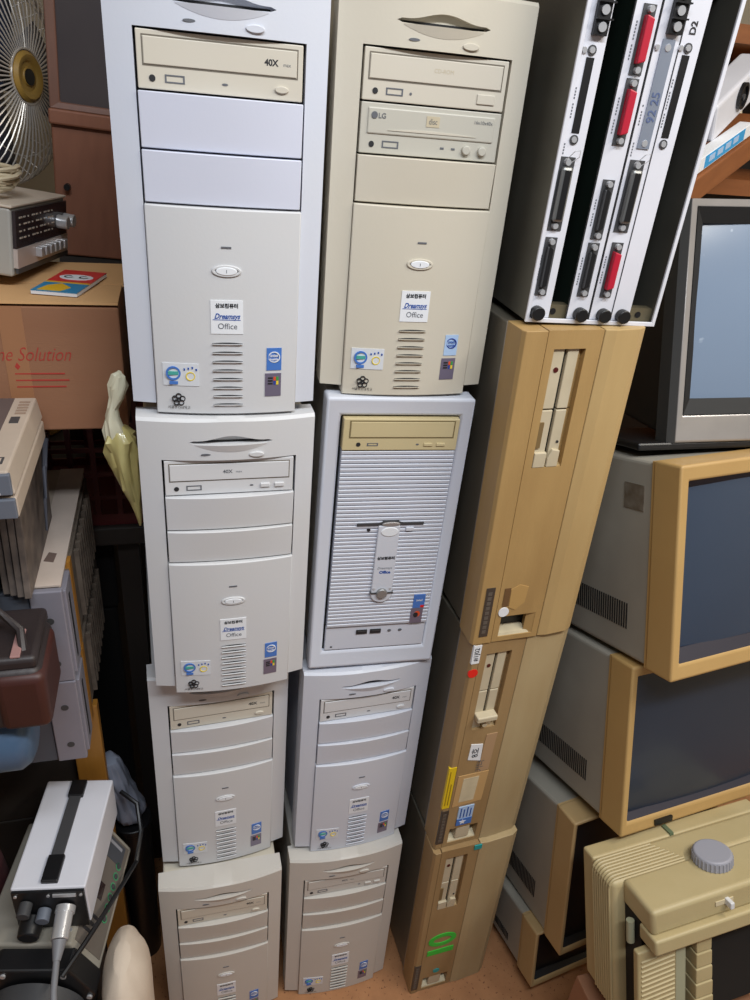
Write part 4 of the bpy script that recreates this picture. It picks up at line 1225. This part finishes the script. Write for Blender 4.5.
def fan():
    # axis points to the right and towards the camera
    loc = Vector((-0.178, 0.72, 1.540))
    t = tag(empty('desk_fan', (loc.x, loc.y, 0.9005), RAD(64)), 'desk fan with white wire guard and yellowed hub beside the cabinet', 'fan')
    zc = loc.z - 0.9005
    R_, Dp = 0.165, 0.050
    # local -y is the blowing direction
    for k in range(60):
        a = 2 * pi * k / 60
        c, s = cos(a), sin(a)
        pts = []
        for q in range(7):
            th = q / 6
            r = 0.040 + (R_ - 0.040) * sin(th * pi / 2)
            y = -Dp * cos(th * pi / 2)
            pts.append((r * c, y, zc + r * s))
        pts.append((R_ * 1.0 * c, 0.0, zc + R_ * s))
        MB().tube(pts, 0.0014, 5).build('guard_wire', FANWIRE, t, smooth=True)
    for rr, yy, w_ in ((R_, 0.0, 0.0035), (0.040, -Dp, 0.002), (R_ * 0.72, -Dp * 0.68, 0.0012)):
        MB().tube([(rr * cos(2 * pi * k / 48), yy, zc + rr * sin(2 * pi * k / 48)) for k in range(48)], w_, 6, closed=True).build('guard_ring', FANWIRE, t, smooth=True)
    hb = MB().loft([[(r * cos(2 * pi * k / 32), y, zc + r * sin(2 * pi * k / 32)) for k in range(32)] for r, y in ((0.037, -0.044), (0.037, -0.052), (0.032, -0.057), (0.025, -0.056), (0.021, -0.052), (0.014, -0.052), (0.013, -0.054))]).build('hub', FANHUB, t, smooth=True)
    MB().cyl((0, -0.053, zc), (0, -0.0555, zc), 0.012, n=20).build('hub_badge', BLACK, hb)
    for k in range(3):
        a0 = 2 * pi * k / 3
        bl = MB()
        vs, fs = [], []
        for i in range(7):
            for j in range(7):
                r = 0.022 + (0.142 - 0.022) * i / 6
                a = a0 + (j / 6 - 0.5) * (1.5 - 0.25 * i / 6)
                vs.append((r * cos(a), -0.012 + 0.03 * (j / 6 - 0.5), zc + r * sin(a)))
        for i in range(6):
            for j in range(6):
                fs.append((i * 7 + j, (i + 1) * 7 + j, (i + 1) * 7 + j + 1, i * 7 + j + 1))
        o = bl.add(vs, fs).build('blade', FANBLADE, t, smooth=True, fix=False)
        sd = o.modifiers.new('thick', 'SOLIDIFY')
        sd.thickness = 0.002
    MB().cyl((0, -0.02, zc), (0, 0.02, zc), 0.024, n=20).build('spindle', BLACK, t)
    for k in range(40):
        a = 2 * pi * k / 40
        c, s = cos(a), sin(a)
        MB().tube([(R_ * c, 0.002, zc + R_ * s), (R_ * 0.85 * c, 0.030, zc + R_ * 0.85 * s), (0.045 * c, 0.042, zc + 0.045 * s)], 0.0011, 5).build('guard_wire', FANWIRE, t)
    MB().cyl((0, 0.030, zc), (0, 0.085, zc), 0.050, 0.040, n=24).build('motor_housing', FANHUB, t, bevel=0.006, smooth=True)
    MB().cyl((0, 0.055, 0.03), (0, 0.055, zc - 0.03), 0.013, n=16).build('stem', SILVER, t, smooth=True)
    MB().cyl((0, 0.045, 0.0), (0, 0.045, 0.032), 0.062, 0.050, n=28).build('base', FANHUB, t, bevel=0.004, smooth=True)
    return t


fan()


# plastic bag stuffed between carton and towers
def lumpy(rings, n=22, amp=0.12, freq=38.0, seed=0.0):
    """rings: list of (centre, rx, ry) stacked along their own order, in horizontal planes"""
    out = []
    for (c, rx, ry) in rings:
        rg = []
        for k in range(n):
            a = 2 * pi * k / n
            p = Vector((c[0] + rx * cos(a), c[1] + ry * sin(a), c[2]))
            d = 1 + amp * noise.noise(p * freq + Vector((seed, seed * 2, 0))) + amp * 0.6 * noise.noise(p * freq * 2.3)
            rg.append((c[0] + rx * d * cos(a), c[1] + ry * d * sin(a), c[2] + 0.004 * noise.noise(p * freq * 1.3)))
        out.append(rg)
    return out


bg = tag(empty('plastic_bag', (0.012, 0.07, 1.06)), 'crumpled yellowish plastic bag hanging between the carton and the towers', 'bag')
rg = [((0.0125, 0.0, 0.000), 0.002, 0.003), ((0.0105, 0.0, 0.012), 0.004, 0.008), ((0.0085, 0.002, 0.035), 0.0075, 0.014), ((0.0045, 0.002, 0.060), 0.012, 0.018), ((0.001, 0.002, 0.085), 0.0155, 0.020),
      ((-0.001, 0.002, 0.105), 0.0175, 0.020), ((-0.002, 0.002, 0.120), 0.0175, 0.018), ((-0.003, 0.002, 0.130), 0.0135, 0.014), ((-0.004, 0.002, 0.136), 0.006, 0.008)]
MB().loft(lumpy(rg, 40, 0.55, 95, 3.0)).build('bag_body', BAG_Y, bg, smooth=True)
rg = [((-0.006, 0.0, 0.118), 0.012, 0.010), ((-0.008, 0.0, 0.132), 0.0125, 0.011), ((-0.009, 0.0, 0.146), 0.009, 0.009), ((-0.007, -0.001, 0.160), 0.0065, 0.008), ((-0.004, -0.002, 0.172), 0.0085, 0.009), ((0.000, 0.0, 0.186), 0.0105, 0.009), ((0.003, 0.0, 0.198), 0.007, 0.007), ((0.004, 0.0, 0.203), 0.002, 0.002)]
MB().loft(lumpy(rg, 34, 0.6, 120, 8.0)).build('bag_neck', BAG_W, bg, smooth=True)


# ------------------------------------------------------------------ left side: electronics pile
wb = tag(empty('wooden_box', (-0.50, 0.005, 0.0)), 'dark plank box under the grey rack units', 'box')
for (a, b) in ((0.0, 0.245), (0.247, 0.490), (0.492, 0.729)):
    MB().box(0.0, 0.395, 0.10, 0.315, a, b).build('plank_course', TABLE, wb, bevel=0.002)


tag(MB().box(-0.104, -0.062, 0.096, 0.112, 0.0, 0.729).build('wooden_board', WOOD_OR, bevel=0.0015), 'yellow varnished board standing upright under the rack units', 'board')


def rack_unit(z, label, top):
    t = tag(empty('rack_unit', (-0.50, 0.0, z)), label, 'rack unit', 'grey rack units on the plank box')
    X = 0.437
    H = 0.142
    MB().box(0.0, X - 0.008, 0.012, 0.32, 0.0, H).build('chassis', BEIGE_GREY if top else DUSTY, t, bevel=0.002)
    MB().box(0.0, X - 0.042, 0.0, 0.012, 0.0, H).build('front_plate', RACKFRONT, t, bevel=0.0015)
    ear = MB().box(X - 0.041, X - 0.004, -0.003, 0.006, 0.0, H).build('mounting_ear', RACKGREY, t, bevel=0.0015)
    for zz in (0.030, 0.098):
        MB().cyl((X - 0.022, -0.0035, zz), (X - 0.022, -0.002, zz), 0.0048, n=16).build('ear_hole', DKGREY, ear)
    sd = MB().box(X - 0.008, X - 0.001, 0.006, 0.050, 0.006, H - 0.006).build('side_rail', RACKGREY, t, bevel=0.001)
    for zz in (0.020, 0.065):
        MB().box(X - 0.0012, X - 0.0004, 0.020, 0.026, zz, zz + 0.055).build('rail_slot', BLACK, sd)
    MB().box(X - 0.008, X - 0.004, 0.052, 0.31, 0.010, H - 0.012).build('side_panel', DUSTY, t)
    MB().box(X - 0.008, X - 0.002, 0.062, 0.078, 0.0, H - 0.003).build('side_batten', WOOD_OR, t)
    # heat-sink fins along the side
    for k in range(9):
        y = 0.115 + 0.020 * k
        MB().box(X - 0.006, X + 0.002, y, y + 0.006, 0.014, H - 0.020).build('fin', DUSTY, t)
    if top:
        MB().box(X - 0.040, X - 0.006, 0.008, 0.318, H - 0.001, H + 0.0015).build('top_strip', mat('strip_pale', (206, 190, 178), 0.5, var=0.3, scale=20), t)
        MB().prism([(X - 0.032, 0.062), (X - 0.020, 0.058), (X - 0.018, 0.078), (X - 0.028, 0.082)], H + 0.0015, H + 0.0019, 'z').build('scuff', mat('scuff_brown', (110, 92, 84), 0.8), t)
    return t


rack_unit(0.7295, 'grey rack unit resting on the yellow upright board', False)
rack_unit(0.873, 'grey rack unit with pale top strip under the black amplifier', True)

am = tag(empty('amplifier', (-0.42, -0.06, 1.0175)), 'black boxed amplifier under the beige tape deck', 'amplifier')
MB().box(0.0, 0.288, 0.004, 0.355, 0.004, 0.155).build('case', BLACK, am, bevel=0.002)
MB().box(0.002, 0.286, 0.0, 0.006, 0.010, 0.150).build('face_plate', BLACK, am)
for x in (0.03, 0.26):
    for y in (0.04, 0.32):
        MB().cyl((x, y, 0.0), (x, y, 0.005), 0.012, n=14).build('foot', DKGREY, am)
for k in range(3):
    MB().cyl((0.06 + 0.08 * k, 0.0, 0.08), (0.06 + 0.08 * k, -0.012, 0.08), 0.014, n=20).build('knob', DKGREY, am, bevel=0.001)

# upright magazines beside the amplifier
for k in range(4):
    x = -0.1295 + 0.0082 * k
    tag(MB().hexa([(x, -0.005 - 0.004 * k, 1.0175), (x + 0.0074, -0.005 - 0.004 * k, 1.0175), (x + 0.0074, 0.17, 1.0175), (x, 0.17, 1.0175),
                   (x + 0.002, -0.002, 1.166 - 0.003 * k), (x + 0.0092, -0.002, 1.166 - 0.003 * k), (x + 0.0092, 0.175, 1.166 - 0.003 * k), (x + 0.002, 0.175, 1.166 - 0.003 * k)]).build('magazine', mat('magazine_dusty', (112, 100, 92), 0.6, var=0.8, var_rgb=(48, 42, 42), scale=40, stretch=(1, 1, 1)), bevel=0.0008),
        'dusty grey magazine standing on edge beside the black amplifier', 'magazine', 'magazines beside the amplifier')


def tape_deck():
    t = tag(empty('tape_deck', (-0.376, -0.10, 1.1735)), 'beige and grey flat tape deck in front of the carton', 'tape deck')
    X, D, H = 0.30, 0.192, 0.051
    MB().box(0.0, X, 0.004, D, 0.0, 0.0225).build('lower_shell', BEIGE_GREY, t, bevel=0.002)
    MB().box(0.004, X - 0.004, 0.008, D - 0.004, 0.0225, 0.0255).build('seam', DARK, t)
    MB().hexa([(0.0, 0.004, 0.0255), (X, 0.004, 0.0255), (X, D, 0.0255), (0.0, D, 0.0255), (0.0, 0.004, H), (X - 0.004, 0.004, H), (X - 0.004, D, H), (0.0, D, H)]).build('upper_shell', BEIGE_GREY, t, bevel=0.002)
    MB().box(0.0, X - 0.026, 0.010, D - 0.004, H - 0.001, H + 0.0008).build('top_plate', mat('deck_top', (96, 84, 82), 0.5, var=0.4, scale=12), t)
    MB().box(0.0, X - 0.002, 0.0, 0.006, 0.027, H - 0.002).build('front_plate', GREYBLUE, t, bevel=0.001)
    MB().box(0.0, X - 0.001, 0.0, 0.006, 0.001, 0.022).build('front_plate', GREYBLUE, t, bevel=0.001)
    MB().box(X - 0.030, X - 0.012, -0.0008, 0.002, 0.028, 0.030).build('edge_trim', CHROME, t)
    MB().box(X - 0.020, X - 0.011, 0.020, 0.034, H - 0.0005, H + 0.0009).build('label', DKGREY, t)
    MB().box(X - 0.018, X - 0.013, 0.023, 0.031, H, H + 0.0013).build('label_mark', BEIGE_GREY, t)
    for k in range(5):
        MB().box(X - 0.019, X - 0.008, 0.142 + 0.008 * k, 0.146 + 0.008 * k, H - 0.0005, H + 0.0009).build('print_mark', mat('deck_mark', (150, 128, 112), 0.5), t)
    MB().box(X - 0.021, X - 0.012, 0.118, 0.134, H - 0.0005, H + 0.0009).build('label', DKGREY, t)
    return t


tape_deck()

# cable hook lying over the magazines
tag(MB().tube([(-0.085, 0.150, 1.150), (-0.083, 0.12, 1.155), (-0.082, 0.09, 1.135), (-0.084, 0.075, 1.100), (-0.086, 0.065, 1.060)], lambda s: 0.0045 - 0.003 * s, 8).build('cable_plug', mat('plug_grey', (92, 96, 108), 0.35, 0.4), smooth=True),
    'grey cable plug dangling over the dusty magazines', 'cable')

# bag, canister and camera case stacked in front of the rack units
rg = []
for i in range(9):
    q = i / 8
    rg.append(((-0.262, 0.045 - 0.115 * q ** 2, 0.812 * q), 0.064 * (1 - 0.10 * abs(q - 0.4)), 0.040 * (1 - 0.10 * q)))
mr = tag(MB().loft(lumpy(rg, 26, 0.06, 14, 1.0)).build('cloth_bag', MAROON, smooth=True, subsurf=1), 'dark maroon cloth bag standing below the blue canister', 'bag')
cn = tag(empty('canister', (-0.112, -0.066, 0.8135)), 'dusty blue canister lying on the maroon bag', 'canister')
rings = []
for x, r in ((0.004, 0.030), (0.0, 0.040), (-0.010, 0.047), (-0.10, 0.047), (-0.20, 0.047), (-0.205, 0.040)):
    rings.append([(x, r * cos(2 * pi * k / 28), 0.048 + r * sin(2 * pi * k / 28)) for k in range(28)])
MB().loft(rings).build('body', BLUEBOTTLE, cn, smooth=True)
MB().tube([(-0.05, 0.0482 * cos(2 * pi * k / 28), 0.048 + 0.0482 * sin(2 * pi * k / 28)) for k in range(28)], 0.0016, 6, closed=True).build('band', SILVER, cn, smooth=True)


def camera_case():
    t = tag(empty('camera_case', (-0.196, -0.116, 0.909)), 'dark leather camera case with red-brown end on the blue canister', 'camera case')
    W = 0.118
    MB().box(0.0, W, 0.0, 0.095, 0.0, 0.085).build('body', LEATHER, t, bevel=0.012, seg=4, smooth=True)
    MB().box(W - 0.050, W + 0.003, -0.004, 0.088, 0.002, 0.080).build('end_pad', LEATHER_R, t, bevel=0.010, seg=4, smooth=True)
    MB().box(0.01, W - 0.004, 0.006, 0.098, 0.080, 0.098).build('lid', LEATHER, t, bevel=0.006, seg=3, smooth=True)
    MB().tube([(0.03, 0.010, 0.096), (0.05, 0.03, 0.125), (0.075, 0.05, 0.130), (0.095, 0.04, 0.112), (0.100, 0.02, 0.092)], 0.005, 8).build('strap', LEATHER, t, smooth=True)
    MB().box(0.088, 0.098, 0.008, 0.055, 0.0975, 0.1005).build('strap_plate', mat('pink_brown', (158, 120, 116), 0.5), t, bevel=0.001)
    for k in range(2):
        MB().box(0.020 + 0.018 * k, 0.026 + 0.018 * k, -0.002, 0.080, 0.094, 0.101).build('buckle_bar', SILVER, t)
    return t


camera_case()
rl = tag(empty('tape_roll', (-0.165, -0.062, 1.0085)), 'yellowish tape roll lying on the leather camera case', 'tape roll')
MB().cyl((0, 0, 0), (0, 0, 0.022), 0.030, n=28).build('roll', mat('tape_roll', (150, 126, 84), 0.5), rl, bevel=0.002, smooth=True)
MB().cyl((0, 0, 0.0215), (0, 0, 0.0245), 0.028, n=28).build('side_disc', mat('roll_side', (140, 136, 122), 0.5), rl)


# ------------------------------------------------------------------ optical instrument in the lower left corner
def instrument():
    t = tag(empty('optical_instrument', (-0.120, -0.130, 0.36), RAD(-11)), 'beige optical instrument with green-ringed buttons and grey barrel under the white meter', 'instrument')
    X0, X1, Z = -0.10, 0.020, 0.158
    prof_ = [(X0, 0.0), (0.012, 0.0), (0.053, 0.096), (X1, Z), (X0, Z)]
    body = MB().prism(prof_, 0.0, 0.190, 'y').build('body', INSTR, t, bevel=0.004, seg=3)
    d = Vector((0.053 - X1, 0, 0.096 - Z))
    L = d.length
    d.normalize()
    nrm = Vector((-d.z, 0, d.x))
    if nrm.z < 0:
        nrm = -nrm

    def panel(name, y0, y1, s0, s1, m, h, parent=t):
        a = Vector((X1, 0, Z)) + nrm * 0.0002
        p = []
        for hh in (-0.002, h):
            for (s, y) in ((s0, y0), (s1, y0), (s1, y1), (s0, y1)):
                q = a + d * (s * L) + nrm * hh
                p.append((q.x, y, q.z))
        return MB().hexa(p).build(name, m, parent)
    pn = panel('control_panel', 0.010, 0.182, 0.08, 0.92, INSTR_P, 0.0006)
    panel('display', 0.080, 0.105, 0.14, 0.48, mat('display_dark', (44, 30, 28), 0.25), 0.0012, pn)
    panel('label_plate', 0.145, 0.178, 0.14, 0.80, mat('plate_dark', (70, 72, 78), 0.4), 0.0012, pn)
    panel('label_line', 0.168, 0.173, 0.22, 0.70, mat('plate_line', (140, 140, 146), 0.5), 0.0016, pn)
    for k in range(3):
        panel('print_line', 0.052 - 0.011 * k, 0.057 - 0.011 * k, 0.18, 0.62 - 0.06 * k, INK, 0.0012, pn)
    for k in range(6):
        y = 0.062 + 0.0165 * k
        c = Vector((X1, 0, Z)) + d * (0.72 * L) + nrm * 0.0006
        rg_ = []
        n = 16
        for r in (0.0062, 0.0044):
            rg_ += [(c.x + r * cos(2 * pi * i / n) * d.x + nrm.x * 0.0008, y + r * sin(2 * pi * i / n), c.z + r * cos(2 * pi * i / n) * d.z + nrm.z * 0.0008) for i in range(n)]
        MB().add(rg_, [(i, (i + 1) % n, n + (i + 1) % n, n + i) for i in range(n)]).build('button_ring', mat('button_green', (60, 150, 100), 0.5), pn, fix=False)
        MB().cyl((c.x, y, c.z), (c.x + nrm.x * 0.0016, y, c.z + nrm.z * 0.0016), 0.0042, n=14).build('button', DKGREY, pn)
    for y, s in ((0.020, 0.05), (0.175, 0.05)):
        q = Vector((X1, y, Z))
        MB().cyl((X1 - 0.006, y, Z), (X1 - 0.006, y, Z + 0.0015), 0.003, n=10).build('screw', CHROME, t)
    # black eight-sided flange and grey barrel at the front
    oc = [(X0 + 0.004, 0.012), (X0 + 0.03, -0.008), (0.006, -0.008), (0.030, 0.030), (0.056, 0.092), (0.026, 0.150), (X0 + 0.03, 0.150), (X0 - 0.002, 0.120)]
    fl = MB().prism(oc, -0.030, 0.002, 'y').build('flange', BLACK, t, bevel=0.003)
    for (x, z) in ((0.047, 0.088), (0.018, 0.138), (-0.060, 0.140), (0.024, 0.034)):
        MB().cyl((x, -0.030, z), (x, -0.0325, z), 0.0038, n=12).build('screw', CHROME, fl)
    MB().cyl((-0.022, -0.030, 0.068), (-0.022, -0.060, 0.066), 0.062, 0.060, n=40).build('collar', DKGREY, t, smooth=True)
    br = MB().cyl((-0.022, -0.058, 0.066), (-0.022, -0.150, 0.062), 0.054, 0.052, n=40).build('barrel', LENSGREY, t, bevel=0.004, seg=3, smooth=True)
    MB().cyl((-0.022, -0.149, 0.062), (-0.022, -0.152, 0.062), 0.044, n=36).build('front_glass', BLACK, br)
    return t


instrument()
ic = tag(empty('wooden_crate', (-0.200, -0.22, 0.0)), 'dark wooden crate on the floor carrying the optical instrument', 'crate')
for k in range(4):
    z = 0.09 * k
    MB().box(0.0, 0.118, 0.0, 0.20, z, z + 0.086).build('board', TABLE, ic, bevel=0.002)


def white_meter():
    t = tag(empty('white_meter', (-0.122, -0.101, 0.5195), RAD(-8.5)), 'white metal instrument box with black carrying strap in the corner', 'meter')
    H = 0.081
    x0, x1 = -0.049, 0.048
    MB().box(x0, x1, 0.0, 0.176, 0.002, H).build('case', WHITEPAINT, t, bevel=0.0025)
    MB().box(x0 + 0.002, x1 - 0.002, -0.004, 0.002, 0.0, H - 0.003).build('front_panel', BLACK, t)
    st = MB().tube([(-0.001 + 0.0, 0.016, H + 0.001)] * 1 + [(-0.001, 0.018, H + 0.003), (0.0, 0.05, H + 0.005), (0.0, 0.10, H + 0.006), (0.0, 0.14, H + 0.005), (0.0, 0.166, H + 0.003)], 0.001, 4)
    MB().hexa([(-0.0085, 0.030, H + 0.002), (0.0085, 0.030, H + 0.002), (0.0085, 0.150, H + 0.002), (-0.0085, 0.150, H + 0.002), (-0.0085, 0.030, H + 0.005), (0.0085, 0.030, H + 0.005), (0.0085, 0.155, H + 0.005), (-0.0085, 0.155, H + 0.005)]).build('strap', DKGREY, t, bevel=0.001)
    for (a, b) in ((0.006, 0.046), (0.143, 0.172)):
        MB().box(-0.011, 0.011, a, b, H - 0.0005, H + 0.0065).build('strap_mount', BLACK, t, bevel=0.0015)
    # connectors on the front
    pl = MB().cyl((0.020, -0.004, 0.045), (0.020, -0.012, 0.043), 0.013, n=22).build('socket', CHROME, t, smooth=True)
    MB().cyl((-0.008, -0.004, 0.040), (-0.008, -0.020, 0.038), 0.009, n=20).build('indicator_knob', GREYBLUE, t, bevel=0.001, smooth=True)
    MB().cyl((-0.030, -0.004, 0.055), (-0.030, -0.022, 0.053), 0.0085, n=20).build('fuse_holder', DKGREY, t, bevel=0.001, smooth=True)
    MB().cyl((-0.026, -0.004, 0.022), (-0.026, -0.030, 0.018), 0.016, 0.014, n=24).build('round_plug', BLACK, t, bevel=0.002, smooth=True)
    MB().box(0.006, 0.036, -0.006, -0.002, H - 0.012, H - 0.007).build('latch_plate', CHROME, t)
    for x in (-0.042, 0.0, 0.042):
        MB().cyl((x, -0.004, H - 0.010), (x, -0.0055, H - 0.010), 0.0022, n=10).build('screw', CHROME, t)
    return t


white_meter()
cb = tag(empty('connector_cable', (-0.104, -0.114, 0.5635)), 'grey cable with chrome round connector plugged into the white meter', 'cable')
MB().cyl((0.0, 0.0, 0.0), (-0.004, -0.034, -0.008), 0.0115, 0.0110, n=24).build('connector', CHROME, cb, bevel=0.001, smooth=True)
MB().cyl((-0.004, -0.034, -0.008), (-0.006, -0.056, -0.016), 0.0095, 0.005, n=20).build('strain_relief', CORD_GREY, cb, smooth=True)
MB().tube([(-0.006, -0.054, -0.015), (-0.009, -0.082, -0.036), (-0.008, -0.112, -0.058), (-0.004, -0.146, -0.070), (0.0, -0.180, -0.082), (0.002, -0.196, -0.13), (0.006, -0.200, -0.28), (0.014, -0.205, -0.46), (0.03, -0.22, -0.555)], 0.0042, 10).build('cord', CORD_GREY, cb, smooth=True)

tag(MB().tube([(-0.105, -0.178, 0.524), (-0.080, -0.142, 0.528), (-0.058, -0.095, 0.516), (-0.036, -0.03, 0.486), (-0.022, 0.01, 0.470), (-0.014, 0.05, 0.49), (-0.020, 0.080, 0.52), (-0.045, 0.10, 0.53)], 0.0036, 8).build('black_cable', BLACK, smooth=True),
    'thick black cable looping over the green-buttoned instrument', 'cable')

# pale cloth sack and crumpled film by the towers
rg = []
for i in range(16):
    q = i / 15
    rr = (1 - max(0.0, (q - 0.82) / 0.18) ** 3) ** 0.5 if q < 1 else 0.25
    rg.append(((-0.0285 - 0.007 * q ** 2, -0.165 + 0.02 * q, 0.492 * q), (0.0295 + 0.006 * q ** 2) * rr, 0.080 * rr))
tag(MB().loft(lumpy(rg, 40, 0.12, 24, 5.0)).build('cloth_sack', SACK, smooth=True, subsurf=1), 'pale stuffed cloth sack standing against the bottom tower', 'sack')
rg = []
for i in range(8):
    q = i / 7
    rg.append(((-0.040 - 0.026 * q, 0.150, 0.402 + 0.158 * q), 0.027 * (1 - 0.35 * q), 0.030 * (1 - 0.3 * q)))
tag(MB().loft(lumpy(rg, 36, 0.5, 70, 2.0)).build('plastic_film', PLASTICFILM, smooth=True, subsurf=1), 'crumpled bluish plastic film on a black bin behind the optical instrument', 'film')
bn = tag(empty('dark_prop', (-0.038, 0.150, 0.0)), 'added narrow black bin under the crumpled plastic film', 'bin')  # black column added for the darkness below the film, also holds it up
MB().cyl((0, 0, 0), (0, 0, 0.385), 0.026, 0.030, n=28).build('prop_body', BLACK, bn, smooth=True)
MB().cyl((0, 0, 0.383), (0, 0, 0.398), 0.033, n=28).build('prop_rim', BLACK, bn, bevel=0.002, smooth=True)
